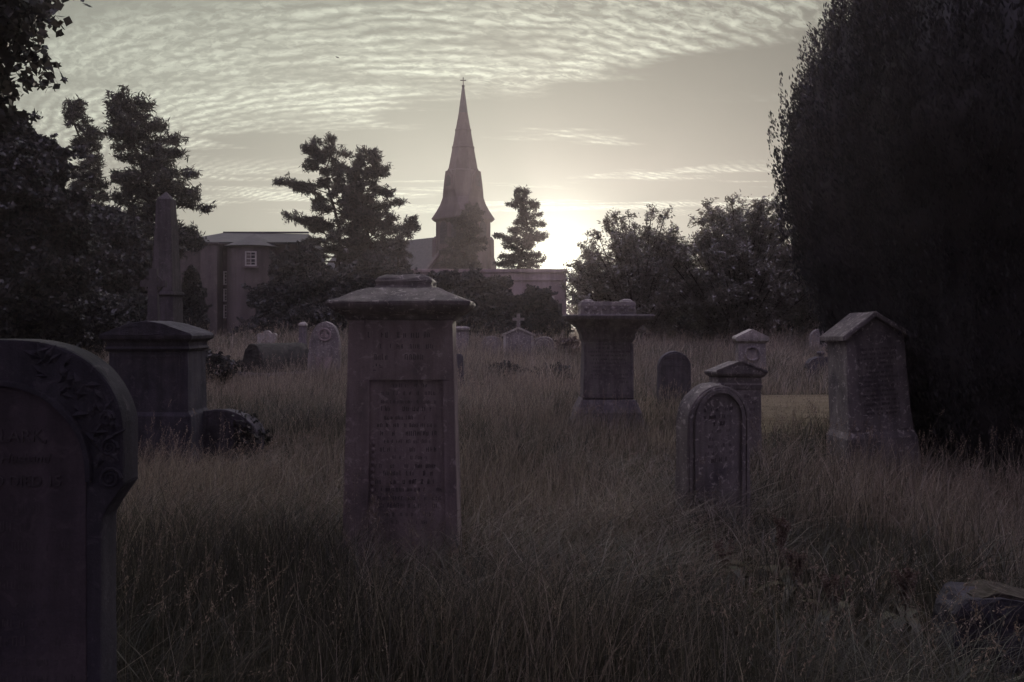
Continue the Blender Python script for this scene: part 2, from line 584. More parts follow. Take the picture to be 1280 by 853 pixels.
# stiles and rails that frame the sunk panel on the front
zb, zt = H * .12, H * .775
yf = lambda z: -kd(z) - .004
def slab(xa0, xa1, xb0, xb1, z_a, z_b, th=.02):
    """sheet on the front face between two heights, thickness th"""
    v = []
    for z, a, b in ((z_a, xa0, xa1), (z_b, xb0, xb1)):
        v += [(a, yf(z) - th + .012, z), (b, yf(z) - th + .012, z), (b, yf(z) + .03, z), (a, yf(z) + .03, z)]
    m.add(v, [(3, 2, 1, 0), (4, 5, 6, 7), (0, 1, 5, 4), (1, 2, 6, 5), (2, 3, 7, 6), (3, 0, 4, 7)])
slab(-k(0) + .001, -k(0) + .165, -k(zt) + .001, -k(zt) + .15, .02, zt)
slab(k(0) - .085, k(0) - .001, k(zt) - .075, k(zt) - .001, .02, zt)
slab(-k(zt) + .001, k(zt) - .001, -k(H) + .001, k(H) - .001, zt + .002, H - .002)
slab(-k(0) + .167, k(0) - .087, -k(zb) + .165, k(zb) - .083, .02, zb, .014)
m.build('panel_frame', M_ROSE, t, .005, wear=.002)
m = MB()
for i in range(9):      # worn carved beading down the sunk edge
    z = H * (.34 + .025 * i)
    m.lathe([(.002, z - .018), (.013, z - .008), (.013, z + .008), (.002, z + .018)], 8, -k(z) + .183, yf(z) + .008)
m.build('beading', M_ROSE, t, smooth=True)
m = MB()
cw = px(588, D) - px(410, D)
m.loft([(H, k(H) + .012, kd(H) + .012), (H + .03, k(H) + .03, kd(H) + .03), (H + .05, cw / 2 - .05, kd(H) + .085), (H + .075, cw / 2 - .02, kd(H) + .115), (H + .1, cw / 2, kd(H) + .13), (H + .122, cw / 2, kd(H) + .13),
        (H + .215, .23, .17)])
m.build('cap', M_GREY, t, .007, wear=.006, cut=.14)
m = MB().loft([(H + .213, .205, .15), (H + .235, .185, .135), (H + .262, .195, .14), (H + .285, .175, .12), (H + .305, .12, .08)])
m.build('cap_block', M_GREY, t, .01, wear=.008, cut=.1)
worn_lines(t, -k(H * .9) + .06, k(H * .9) - .06, H * .965, H * .80, yf(H * .9) - .0085, 4, 5, fade=.35)
for q in range(9):      # text on the sunk panel follows the batter of the stone, row by row
    zc = zt - .06 - q * .105
    if zc < zb + .1: break
    worn_lines(t, -k(zc) + .2, k(zc) - .11, zc + .05, zc - .05, -kd(zc) + .0105, 2, 50 + q, fade=.3)

# ---------------------------------------------------------------- 2 pedestal with the wide flat cap
D = 11.4
t, z0 = place('pedestal_tomb', 'dark pedestal with wide flat cornice and scrolled top block, light catching its cap edges', 'monument', 761, D, sink=.1, dy=.3)
foot(t.location.x, t.location.y, .6, .42)
zz2 = lambda y: pz(y, D) - z0
m = MB().loft([(0, .56, .42), (zz2(532), .555, .415), (zz2(528), .50, .37), (zz2(520), .47, .35), (zz2(516), .47, .35), (zz2(506), .415, .305), (zz2(500), .385, .275)])
m.build('plinth', M_DARK, t, .012, wear=.005, cut=.2)
m = MB().loft([(zz2(500) - .002, .365, .262), (zz2(426), .345, .25)])
m.build('shaft', M_DARK, t, .012, wear=.003, cut=.2)
m = MB()
for s in (-1, 1):
    m.loft([(zz2(498), .022, .015), (zz2(430), .022, .015)], s * .335, -.262)
m.loft([(zz2(498), .30, .012), (zz2(492), .30, .012)], 0, -.262)
m.build('panel_frame', M_DARK, t, .004)
m = MB()
for s in (-1, 1):
    for yv in (506, 511):
        m.lathe([(.006, zz2(yv) - .02), (.028, zz2(yv) - .01), (.03, zz2(yv)), (.022, zz2(yv) + .015), (.005, zz2(yv) + .022)], 10, s * .40, -.27)
m.build('scroll', M_PALE, t, smooth=True)
m = MB().loft([(zz2(428), .348, .252), (zz2(424), .375, .275), (zz2(418), .385, .29), (zz2(410), .425, .325), (zz2(405), .50, .39), (zz2(401), .55, .43), (zz2(399.5), .60, .48), (zz2(395), .625, .50), (zz2(393.5), .61, .49)])
m.build('cornice', M_DARK, t, .006)
m = MB().loft([(zz2(393.5) - .002, .40, .27), (zz2(386), .385, .26), (zz2(382), .40, .27), (zz2(377), .385, .26)])
for i in range(6):
    m.lathe([(.004, zz2(386) - .03), (.036, zz2(386) - .02), (.036, zz2(386) + .02), (.004, zz2(386) + .03)], 8, -.32 + i * .128, -.255)
for s in (-1, 1):
    m.loft([(zz2(378), .09, .2), (zz2(375), .07, .18), (zz2(373.5), .03, .12)], s * .28)
m.build('top_block', M_GREY, t, .01, wear=.006, cut=.12)
worn_lines(t, -.29, .29, zz2(428), zz2(490), -.256, 13, 9, fade=.12, mat=M_CUTD)

# ---------------------------------------------------------------- 3 gabled stone beside the yew
D = 8.3
t, z0 = place('gabled_monument', 'leaning grey stone with a pitched gable cap, standing against the big yew', 'monument', 1106, D, tilt=(R(-1), R(-3.5)), sink=.12, dy=.25)
foot(t.location.x, t.location.y, .46, .32)
zz2 = lambda y: pz(y, D) - z0
m = MB().loft([(0, .385, .3), (zz2(548), .365, .285), (zz2(540), .335, .26), (zz2(424), .305, .245)])
m.build('shaft', M_GREY, t, .012, wear=.006, cut=.18)
for s in (-1, 1):
    a, b = sorted((s * .205, s * .305))
    MB().box(a, b, -.268, -.24, zz2(538), zz2(430)).build('pilaster', M_GREY, t, .006)
zo, za = zz2(422), zz2(391)
m = MB().prism([(-.31, zo - .03), (.31, zo - .03), (.31, zo + .0), (0.0, za - .045), (-.31, zo)], -.25, .25)
m.build('pediment', M_GREY, t, .006, wear=.004, cut=.15)
m = MB()
for s in (-1, 1):
    m.prism([(s * .355, zo - .02), (s * .355, zo + .03), (s * .0 + s * .001, za + .012), (s * .001, za - .044), (s * .312, zo + .003)][::s], -.32, .3)
m.build('roof_slab', M_GREY, t, .008, wear=.005, cut=.15)
worn_lines(t, -.19, .23, zz2(434), zz2(520), -.264, 15, 21, fade=.05, mat=M_CUT)

# ---------------------------------------------------------------- 4 round-headed stone with moulded arch
D = 6.3
t, z0 = place('arched_headstone', 'round-topped headstone with a moulded arch, standing angled at mid right', 'headstone', 895, D, rz=R(20), tilt=(R(3), R(-2)), sink=.1, dy=.1)
foot(t.location.x, t.location.y, .32, .14, R(20))
zt = pz(480, D) - z0
hw = .285
out = [(-hw - .015, 0), (hw + .015, 0)] + arc(0, zt - .30, hw, .30, 0, 180, 22)
MB().prism(out, -.085, .085).build('slab', M_GREY, t, .009, wear=.004, cut=.12)
m = MB()
inn = [(.2, .05)] + arc(0, zt - .285, .2, .225, 0, 180, 20) + [(-.2, .05)]
ou = [(.232, .05)] + arc(0, zt - .285, .232, .258, 0, 180, 20) + [(-.232, .05)]
m.ring(inn, ou, -.108, -.08)
ou2 = [(.275, .05)] + arc(0, zt - .295, .272, .284, 0, 180, 20) + [(-.275, .05)]
in2 = [(.25, .05)] + arc(0, zt - .295, .25, .266, 0, 180, 20) + [(-.25, .05)]
m.ring(in2, ou2, -.099, -.08)
m.build('arch_moulding', M_GREY, t, .003)
worn_lines(t, -.16, .16, zt - .16, zt - .62, -.0865, 8, 33, fade=.35)

# ---------------------------------------------------------------- 5 pedimented stone behind it
D = 8.9
t, z0 = place('pedimented_headstone', 'narrow headstone with triangular pediment, rising behind the arched headstone', 'headstone', 922, D, rz=R(8), tilt=(R(-2), R(1.5)), sink=.1, dy=.15)
foot(t.location.x, t.location.y, .3, .2, R(8))
zz2 = lambda y: pz(y, D) - z0
m = MB().loft([(0, .27, .15), (zz2(488), .25, .14)])
m.build('shaft', M_GREY, t, .008, wear=.004, cut=.15)
m = MB().loft([(zz2(488), .252, .142), (zz2(482), .265, .155), (zz2(480), .25, .14), (zz2(473), .25, .14), (zz2(471), .28, .17), (zz2(468), .295, .185)])
m.build('cornice', M_GREY, t, .004)
m = MB().prism([(-.295, zz2(468)), (.295, zz2(468)), (.295, zz2(466)), (0, zz2(452.5)), (-.295, zz2(466))], -.185, .185)
m.prism([(-.3, zz2(467)), (-.3, zz2(464)), (-.001, zz2(450.8)), (-.001, zz2(453.4))], -.2, -.187).prism([(.3, zz2(467)), (.3, zz2(464)), (.001, zz2(450.8)), (.001, zz2(453.4))][::-1], -.2, -.187)
m.build('pediment', M_GREY, t, .004, wear=.003)
worn_lines(t, -.19, .19, zz2(492), zz2(540), -.146, 6, 41, fade=.3)

# ---------------------------------------------------------------- 6 dark arch stone on the far side of the path edge
D = 15.0
t, z0 = place('arched_headstone', 'dark plain round-topped headstone standing before the long grass bank, left of the path', 'headstone', 842, D, tilt=(R(2), 0), sink=.1)
foot(t.location.x, t.location.y, .34, .14)
zt = pz(439, D) - z0
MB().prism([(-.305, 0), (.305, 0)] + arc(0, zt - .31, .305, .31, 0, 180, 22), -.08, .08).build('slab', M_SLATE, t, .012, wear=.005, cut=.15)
MB().ring([(.25, .1)] + arc(0, zt - .31, .25, .25, 0, 180, 18) + [(-.25, .1)], [(.27, .1)] + arc(0, zt - .31, .27, .27, 0, 180, 18) + [(-.27, .1)], -.092, -.078).build('arch_moulding', M_SLATE, t)

# ---------------------------------------------------------------- 7 pediment stone with wreath on the bank
D = 20.5
t, z0 = place('pedimented_headstone', 'squat pedestal stone with low gable and carved wreath, out on the grass bank', 'headstone', 938, D, rz=R(-6), sink=.1)
foot(t.location.x, t.location.y, .42, .25)
zz2 = lambda y: pz(y, D) - z0
MB().loft([(0, .36, .25), (zz2(429), .33, .23)]).build('shaft', M_GREY, t, .01, wear=.006, cut=.2)
m = MB().loft([(zz2(429), .335, .235), (zz2(426), .40, .29), (zz2(423.5), .42, .30)])
m.prism([(-.42, zz2(423.5)), (.42, zz2(423.5)), (.40, zz2(421)), (0, zz2(411.5)), (-.40, zz2(421))], -.30, .30)
m.build('pediment', M_PALE, t, .008, wear=.005, cut=.2)
m = MB()
cz = zz2(442)
ringp = [Vector((.17 * math.cos(a * math.pi / 10), -.245, cz + .17 * math.sin(a * math.pi / 10))) for a in range(21)]
m.tube(ringp, [.035] * 21, 6)
m.build('wreath', M_GREY, t, wear=.008)

# ---------------------------------------------------------------- 8 dark low stone with knob further right
D = 20.0
t, z0 = place('shouldered_headstone', 'low dark shouldered stone with a small knob on top, left of the gabled stone', 'headstone', 1026, D, sink=.1)
foot(t.location.x, t.location.y, .38, .2)
zz2 = lambda y: pz(y, D) - z0
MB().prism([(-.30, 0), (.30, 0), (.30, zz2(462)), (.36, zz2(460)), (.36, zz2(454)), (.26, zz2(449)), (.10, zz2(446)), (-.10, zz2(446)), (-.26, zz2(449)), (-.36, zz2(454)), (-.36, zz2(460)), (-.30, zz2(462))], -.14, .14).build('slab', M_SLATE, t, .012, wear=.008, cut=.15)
MB().lathe([(.09, zz2(446) - .01), (.05, zz2(444.5)), (.10, zz2(442.5)), (.09, zz2(440)), (.02, zz2(439))], 12).build('knob', M_SLATE, t, smooth=True)
D = 27.5
t, z0 = place('rounded_headstone', 'pale rounded stone far back at the hedge foot, above the knobbed dark stone', 'headstone', 1027, D, sink=.1)
foot(t.location.x, t.location.y, .45, .2)
zt = pz(411, D) - z0
MB().prism([(-.40, 0), (.40, 0)] + arc(0, zt - .3, .40, .30, 0, 180, 18), -.09, .09).build('slab', M_GREY, t, .012, wear=.008, cut=.2)
MB().ring([(.32, .2)] + arc(0, zt - .3, .32, .23, 0, 180, 14) + [(-.32, .2)], [(.35, .2)] + arc(0, zt - .3, .35, .26, 0, 180, 14) + [(-.35, .2)], -.10, -.088).build('arch_moulding', M_GREY, t)

# ---------------------------------------------------------------- 9 the big carved stone close by on the left
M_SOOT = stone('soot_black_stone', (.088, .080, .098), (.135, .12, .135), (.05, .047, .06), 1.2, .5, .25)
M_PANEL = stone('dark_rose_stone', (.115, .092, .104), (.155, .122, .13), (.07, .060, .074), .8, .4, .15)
D = 2.3
t = thing('carved_headstone', 'large dark headstone cut off by the frame, leafy carved shoulders round a lettered panel', 'headstone', (px(2, D), D + .06, -.1), 0, 'gravestones standing in the long grass')
foot(t.location.x, t.location.y, .42, .14)
zt = pz(424, D) + .1
sz = lambda y: pz(y, D) + .1
hw = .352
hb_ = .288
out = [(-hb_, 0), (hb_, 0), (hb_, sz(648)), (.31, sz(632)), (hw, sz(606)), (hw, sz(540))]
out += [(hw * math.cos(R(a)) ** .8 if a < 90 else 0, sz(540) + (zt - sz(540)) * math.sin(R(a))) for a in range(6, 90, 6)]
out += [(0, zt)]
out += [(-x, z) for x, z in out[::-1] if x > 0 and z > .001]
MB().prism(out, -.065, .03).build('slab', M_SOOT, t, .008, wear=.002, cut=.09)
# smooth sunk panel with an arched head
pw, pc = .247, sz(590)
m = MB().prism([(-pw, .02), (pw, .02)] + arc(0, pc, pw, .245, 0, 180, 28), -.069, -.05)
m.build('panel', M_PANEL, t, .003)
m = MB()
m.ring([(pw + .002, sz(602))] + arc(0, pc, pw + .002, .247, 0, 180, 28) + [(-pw - .002, sz(602))], [(pw + .018, sz(602))] + arc(0, pc, pw + .018, .263, 0, 180, 28) + [(-pw - .018, sz(602))], -.082, -.06)
m.build('arch_moulding', M_SOOT, t, .003, wear=.002)
# carved leaves and scrolls that fill the shoulders
rr = random.Random(4)
for s in (-1, 1):
    m = MB()
    for i in range(46):
        a = R(rr.uniform(4, 74)); rad = rr.uniform(.272, .36)
        x = rad * math.cos(a); z = pc + rad * math.sin(a) * 1.02 + .01
        if x > hw - .012 or z > sz(540) + (zt - sz(540)) * math.sqrt(max(0, 1 - (x / hw) ** 2)) - .012: continue
        L = rr.uniform(.018, .036); w = L * .42; q = rr.uniform(0, 6.28)
        dx, dz = math.cos(q), math.sin(q)
        v = [(s * (x - dx * L), -.063, z - dz * L), (s * (x - dz * w), -.064, z + dx * w), (s * (x + dx * L), -.066, z + dz * L), (s * (x + dz * w), -.064, z - dx * w), (s * x, -.064 - rr.uniform(.008, .018), z)]
        m.add(v, [(0, 1, 4), (1, 2, 4), (2, 3, 4), (3, 0, 4), (3, 2, 1, 0)])
    for cx_, cz_, r0 in ((.315, sz(598), .032), (.312, sz(560), .026), (.306, sz(523), .022)):
        pts = [Vector((s * (cx_ + r0 * (1 - i / 26) * math.cos(i * .62)), -.067, cz_ + r0 * (1 - i / 26) * math.sin(i * .62))) for i in range(24)]
        m.tube(pts, [.0065 * (1 - i / 40) for i in range(24)], 6)
    m.build('leaf_carving', M_SOOT, t, wear=.0015)
lz = lambda y: sz(y)
letters(t, 'CLARK,', px(-14, D) - px(2, D), lz(552), .052, -.0705)
letters(t, 'Her Husband', px(-30, D) - px(2, D), lz(578), .040, -.0705, shear=.25)
letters(t, 'WHO DIED 15', px(-40, D) - px(2, D), lz(607), .043, -.0705)
worn_lines(t, -.21, .21, sz(622), sz(860), -.069, 10, 61, h=.024, fade=.15)

# ---------------------------------------------------------------- 10 pediment tomb behind it, under the trees
D = 9.0
t, z0 = place('pedimented_tomb', 'wide dark tomb with shallow stepped pediment, behind the carved headstone', 'monument', 186, D, sink=.1, dy=.25)
foot(t.location.x, t.location.y, .56, .34)
zz2 = lambda y: pz(y, D) - z0
MB().loft([(0, .50, .3), (zz2(520), .49, .29), (zz2(515), .455, .27), (zz2(440), .44, .26)]).build('shaft', M_SOOT, t, .01, wear=.005, cut=.2)
m = MB().loft([(zz2(440), .445, .262), (zz2(436), .48, .30), (zz2(433), .46, .28), (zz2(428), .46, .28), (zz2(424), .51, .33), (zz2(420), .52, .34)])
m.build('cornice', M_SOOT, t, .006)
m = MB().prism([(-.52, zz2(420)), (.52, zz2(420)), (.5, zz2(417)), (.2, zz2(405)), (0, zz2(401)), (-.2, zz2(405)), (-.5, zz2(417))], -.34, .34)
m.build('pediment', M_SOOT, t, .008, wear=.005, cut=.15)
m = MB(); m.box(-.35, .35, -.272, -.25, zz2(447), zz2(444)); m.box(-.35, -.33, -.275, -.25, zz2(510), zz2(448)); m.box(.33, .35, -.275, -.25, zz2(510), zz2(448))
m.build('panel_frame', M_SOOT, t, .003)

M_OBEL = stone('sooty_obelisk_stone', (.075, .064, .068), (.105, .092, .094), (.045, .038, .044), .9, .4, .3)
# ---------------------------------------------------------------- 11 obelisk
D = 20.0
t, z0 = place('obelisk', 'tall slim stone obelisk on a square pedestal, before the dark trees at left', 'obelisk', 208, D, sink=.1)
foot(t.location.x, t.location.y, .5, .5)
zz2 = lambda y: pz(y, D) - z0
MB().loft([(0, .45, .45), (zz2(432), .44, .44), (zz2(430), .36, .36), (zz2(405), .34, .34)]).build('plinth', M_DARK, t, .02, wear=.008, cut=.3)
MB().loft([(zz2(405), .30, .30), (zz2(371), .285, .285), (zz2(369), .33, .33), (zz2(365), .32, .32)]).build('pedestal', M_OBEL, t, .015, wear=.006, cut=.3)
MB().loft([(zz2(365), .275, .275), (zz2(250), .17, .17), (zz2(240), .01, .01)]).build('shaft', M_OBEL, t, .015, wear=.006, cut=.4)

# ---------------------------------------------------------------- 12 ring-headed cross
D = 17.0
t, z0 = place('ring_cross', 'carved stone cross with a ringed head, in front of the obelisk', 'cross', 192, D, rz=R(6), sink=.1)
foot(t.location.x, t.location.y, .34, .25)
zz2 = lambda y: pz(y, D) - z0
MB().loft([(0, .32, .22), (zz2(440), .30, .2), (zz2(430), .22, .16)]).build('base', M_OBEL, t, .015, wear=.006, cut=.2)
MB().loft([(zz2(430) - .01, .13, .08), (zz2(371), .095, .065), (zz2(336), .075, .06)]).build('shaft', M_OBEL, t, .012, wear=.004, cut=.15)
cz = zz2(355)
m = MB().loft([(cz - .07, .26, .055), (cz + .07, .26, .055)])
n_ = 24
ri = [(.145 * math.cos(2 * math.pi * i / n_), cz + .145 * math.sin(2 * math.pi * i / n_)) for i in range(n_ + 1)]
ro = [(.195 * math.cos(2 * math.pi * i / n_), cz + .195 * math.sin(2 * math.pi * i / n_)) for i in range(n_ + 1)]
m.ring(ri, ro, -.04, .04)
m.build('ringed_head', M_OBEL, t, .004, wear=.003)

# ---------------------------------------------------------------- 13 low rounded stone smothered by leaves
D = 9.4
t, z0 = place('low_headstone', 'low dark humped stone in the grass, its right end overgrown with ivy', 'headstone', 276, D, rz=R(-5), tilt=(R(-4), R(2)), sink=.15)
foot(t.location.x, t.location.y, .5, .22)
zt = pz(512, D) - z0
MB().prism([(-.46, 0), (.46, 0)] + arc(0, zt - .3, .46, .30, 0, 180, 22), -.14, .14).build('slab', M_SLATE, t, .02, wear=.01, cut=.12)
LOW_STONE = (t, zt)

# ---------------------------------------------------------------- 14 barrel tomb
D = 22.0
t, z0 = place('barrel_tomb', 'barrel-topped tomb grown over with moss, lying low on a flat slab', 'tomb', 347, D, rz=R(-38), sink=.05)
foot(t.location.x, t.location.y, .7, .95, R(-38))
zt = pz(429, D) - z0
MB().loft([(0, .66, .95), (.12, .66, .95), (.16, .62, .91)]).build('base_slab', M_SLATE, t, .02, wear=.01, cut=.3)
m = MB(); prof = [(-.52, .155), (.52, .155)] + arc(0, .155, .52, zt - .155, 0, 180, 18)
m.prism(prof, -.80, .80)
m.build('barrel', stone('mossy_stone', (.050, .046, .042), (.085, .078, .066), (.028, .026, .028), 1.5, .8, .3), t, .03, wear=.02, cut=.15)

# ---------------------------------------------------------------- 15 gothic pointed stone
D = 21.0
t, z0 = place('gothic_headstone', 'pointed gothic headstone with a round foil in its head, left of the tall monument', 'headstone', 405, D, tilt=(R(4), R(3)), sink=.1)
foot(t.location.x, t.location.y, .45, .2)
zt = pz(402, D) - z0; sh = pz(440, D) - z0
ptR = [(.40 - (.40) * (i / 10) ** 1.7 * .55 - .18 * (i / 10) ** 4, sh + (zt - sh) * (1 - (1 - i / 10) ** 1.6)) for i in range(11)]
out = [(-.42, 0), (.42, 0), (.42, sh - .05)] + ptR + [(-x, z) for x, z in ptR[::-1]] + [(-.42, sh - .05)]
MB().prism(out, -.11, .11).build('slab', M_GREY, t, .012, wear=.006, cut=.15)
cz = zt - .33
ri = [(.13 * math.cos(2 * math.pi * i / n_), cz + .13 * math.sin(2 * math.pi * i / n_)) for i in range(n_ + 1)]
ro = [(.17 * math.cos(2 * math.pi * i / n_), cz + .17 * math.sin(2 * math.pi * i / n_)) for i in range(n_ + 1)]
m = MB().ring(ri, ro, -.14, -.1)
for a in (90, 210, 330):
    q = [(.05 * math.cos(2 * math.pi * i / 12) + .062 * math.cos(R(a)), cz + .062 * math.sin(R(a)) + .05 * math.sin(2 * math.pi * i / 12)) for i in range(12)]
    m.prism(q, -.125, -.1)
m.build('roundel', M_ROSE, t, .004)
MB().box(-.2, .2, -.122, -.105, .3, sh - .12).build('panel', M_ROSE, t, .004)

# ---------------------------------------------------------------- 16 lobed stone, 17 post
D = 27.0
t, z0 = place('lobed_headstone', 'small pale headstone with a three-lobed top, beyond the barrel tomb', 'headstone', 334, D, sink=.1)
foot(t.location.x, t.location.y, .4, .2)
zz2 = lambda y: pz(y, D) - z0
MB().prism([(-.31, 0), (.31, 0), (.31, zz2(424))] + arc(.24, zz2(420), .09, .09, -10, 120, 8) + arc(0, zz2(420), .17, .18, 30, 150, 10) + arc(-.24, zz2(420), .09, .09, 60, 190, 8) + [(-.31, zz2(424))], -.09, .09).build('slab', M_PALE, t, .008, wear=.006, cut=.15)
rq = [(.10 * math.cos(2 * math.pi * i / n_), zz2(420) + .10 * math.sin(2 * math.pi * i / n_)) for i in range(n_ + 1)]
rp = [(.06 * math.cos(2 * math.pi * i / n_), zz2(420) + .06 * math.sin(2 * math.pi * i / n_)) for i in range(n_ + 1)]
MB().ring(rp, rq, -.105, -.088).build('roundel', M_PALE, t)
D = 26.0
t, z0 = place('stone_post', 'slim stone post with a pale rounded cap, between lobed and gothic stones', 'post', 379, D, sink=.1)
foot(t.location.x, t.location.y, .16, .16)
zz2 = lambda y: pz(y, D) - z0
MB().loft([(0, .125, .125), (zz2(408), .105, .105)]).build('shaft', M_DARK, t, .012, wear=.004, cut=.2)
MB().loft([(zz2(408), .125, .125), (zz2(406), .13, .13), (zz2(404), .10, .10), (zz2(402.6), .04, .04)]).build('cap', M_PALE, t, .008)

# ---------------------------------------------------------------- 19 stones half hidden by the tall monument
D = 17.0
t, z0 = place('square_headstone', 'small square-topped dark stone showing just right of the tall monument', 'headstone', 563, D, sink=.1, tilt=(0, R(-2)))
foot(t.location.x, t.location.y, .34, .2)
zt = pz(443, D) - z0
MB().prism([(-.31, 0), (.31, 0), (.30, zt - .05), (.25, zt), (-.25, zt), (-.30, zt - .05)], -.1, .1).build('slab', M_SLATE, t, .014, wear=.008, cut=.15)
MB().loft([(0, .40, .19), (.2, .39, .18), (.24, .34, .14)]).build('base', M_SLATE, t, .01, wear=.006, cut=.2)
D = 26.0
t, z0 = place('square_headstone', 'grey upright slab behind the small dark stone, right of the tall monument', 'headstone', 577, D, sink=.1)
foot(t.location.x, t.location.y, .3, .2)
zt = pz(408, D) - z0
MB().loft([(0, .25, .12), (zt - .12, .22, .11)]).build('shaft', M_GREY, t, .012, wear=.006, cut=.2)
MB().loft([(zt - .12, .27, .15), (zt - .05, .27, .15), (zt, .12, .06)]).build('cap', M_GREY, t, .01, wear=.004, cut=.2)

# ---------------------------------------------------------------- 20 the cluster in front of the flat-roofed building
D = 26.5
t, z0 = place('plain_headstone', 'plain grey headstone with sloping shoulders, left of the cross-topped one', 'headstone', 614, D, sink=.1, rz=R(5))
foot(t.location.x, t.location.y, .4, .2)
zz2 = lambda y: pz(y, D) - z0
MB().prism([(-.34, 0), (.34, 0), (.33, zz2(428)), (.22, zz2(422)), (0, zz2(420)), (-.22, zz2(422)), (-.33, zz2(428))], -.1, .1).build('slab', M_GREY, t, .012, wear=.008, cut=.15)
MB().box(-.25, .25, -.112, -.09, .4, zz2(431)).build('panel', M_GREY, t, .006)
t, z0 = place('cross_topped_headstone', 'wide gabled headstone crowned by a small stone cross, before the flat-roofed building', 'headstone', 648, D, sink=.1)
foot(t.location.x, t.location.y, .6, .25)
zz2 = lambda y: pz(y, D) - z0
MB().prism([(-.50, 0), (.50, 0), (.50, zz2(419)), (0, zz2(411)), (-.50, zz2(419))], -.13, .13).build('slab', M_GREY, t, .012, wear=.006, cut=.2)
m = MB()
for s in (-1, 1):
    m.prism([(s * .55, zz2(420.5)), (s * .55, zz2(418)), (s * .002, zz2(408.8)), (s * .002, zz2(411.3))][::s], -.17, .15)
m.box(-.025, .025, -.152, -.128, .2, zz2(419)); m.box(-.5, -.42, -.15, -.128, .1, zz2(419)); m.box(.42, .5, -.15, -.128, .1, zz2(419))
m.build('coping', M_PALE, t, .006)
m = MB().box(-.06, .06, -.05, .05, zz2(410), zz2(392)); m.box(-.2, .2, -.045, .045, zz2(401), zz2(397.5))
m.build('cross_finial', M_GREY, t, .008)
t, z0 = place('rounded_headstone', 'grey round-headed stone with a sunk panel, right of the cross-topped one', 'headstone', 681, D, sink=.1, rz=R(-4), tilt=(R(5), R(-4)))
foot(t.location.x, t.location.y, .4, .2)
zt = pz(421, D) - z0
MB().prism([(-.34, 0), (.34, 0), (.34, zt - .2)] + arc(0, zt - .2, .33, .2, 0, 180, 14) + [(-.34, zt - .2)], -.1, .1).build('slab', M_GREY, t, .012, wear=.006, cut=.15)
MB().ring([(.24, .1)] + arc(0, zt - .28, .24, .2, 0, 180, 12) + [(-.24, .1)], [(.27, .1)] + arc(0, zt - .28, .27, .23, 0, 180, 12) + [(-.27, .1)], -.112, -.095).build('arch_moulding', M_PALE, t)

# ---------------------------------------------------------------- 21 fallen and broken stones close by
D = 3.5
t = thing('fallen_stone', 'broken dark block with a mossy top edge in the grass, lower right corner', 'stone', (px(1305, D), D + .16, -.1), R(-10), 'gravestones standing in the long grass', (R(-3), R(4)))
foot(t.location.x, t.location.y, .37, .17, R(-10))
FALLEN = (t.location.x, t.location.y)
zt = pz(758, D) + .1
m = MB().prism([(-.36, 0), (.38, 0), (.37, zt - .05), (.22, zt - .01), (.02, zt - .022), (-.16, zt), (-.29, zt - .03), (-.35, zt - .10)], -.15, .15)
m.build('block', M_SOOT, t, .016, wear=.016, cut=.06)
m = MB().prism([(-.26, zt - .03), (.30, zt - .045), (.22, zt + .002), (.02, zt - .008), (-.16, zt + .014)], -.12, .12)
m.build('moss', plain('dry_moss', (.075, .062, .052), .95, .5, 26), t, .006, wear=.012, cut=.04)
# ================================================================ ground and path
def grid_sheet(name, xs, ys, dz, m, kind='structure'):
    X, Y = np.meshgrid(xs, ys)
    Z = gh(X, Y) + dz
    v = np.stack([X, Y, Z], -1).reshape(-1, 3)
    nx, ny = len(xs), len(ys)
    i = (np.arange(ny - 1)[:, None] * nx + np.arange(nx - 1)[None, :]).ravel()
    q = np.stack([i, i + 1, i + nx + 1, i + nx], 1)
    o = np_mesh(name, v, q, None, [m])
    tag(o, None, None, kind=kind)
    return o


def soil():
    m, nt, out = new_mat('turf_and_soil')
    co = N(nt, 'TexCoord').outputs['Object']
    c = ramp(nt, noise(nt, co, .8, 6, .65), [(.3, (.028, .024, .016)), (.55, (.055, .046, .030)), (.75, (.085, .070, .046))])
    c = mixc(nt, .6, c, ramp(nt, noise(nt, co, 30, 4, .7), [(.3, (.5, .5, .5)), (.7, (1.2, 1.2, 1.2))]), 'MULTIPLY')
    b = N(nt, 'BsdfPrincipled', Roughness=.95); b.inputs['Specular IOR Level'].default_value = .1
    nt.links.new(c, b.inputs['Base Color'])
    bp = N(nt, 'Bump', Strength=.8, Distance=.05); nt.links.new(noise(nt, co, 14, 6, .7), bp.inputs['Height']); nt.links.new(bp.outputs[0], b.inputs['Normal'])
    nt.links.new(b.outputs[0], out.inputs[0])
    return m


def turf_path():
    m, nt, out = new_mat('mown_dry_turf')
    co = N(nt, 'TexCoord').outputs['Object']
    mp = nt.nodes.new('ShaderNodeMapping'); mp.inputs['Scale'].default_value = (.35, 2.6, 1); mp.inputs['Rotation'].default_value = (0, 0, .06)
    nt.links.new(co, mp.inputs[0])
    c = ramp(nt, noise(nt, mp.outputs[0], 1.6, 5, .6), [(.3, (.10, .078, .050)), (.5, (.16, .128, .088)), (.7, (.22, .18, .125))])
    c = mixc(nt, .7, c, ramp(nt, noise(nt, co, 24, 5, .75), [(.3, (.45, .45, .45)), (.7, (1.25, 1.25, 1.2))]), 'MULTIPLY')
    b = N(nt, 'BsdfPrincipled', Roughness=.95); b.inputs['Specular IOR Level'].default_value = .1
    nt.links.new(c, b.inputs['Base Color'])
    bp = N(nt, 'Bump', Strength=.9, Distance=.04); nt.links.new(noise(nt, co, 20, 6, .7), bp.inputs['Height']); nt.links.new(bp.outputs[0], b.inputs['Normal'])
    nt.links.new(b.outputs[0], out.inputs[0])
    return m


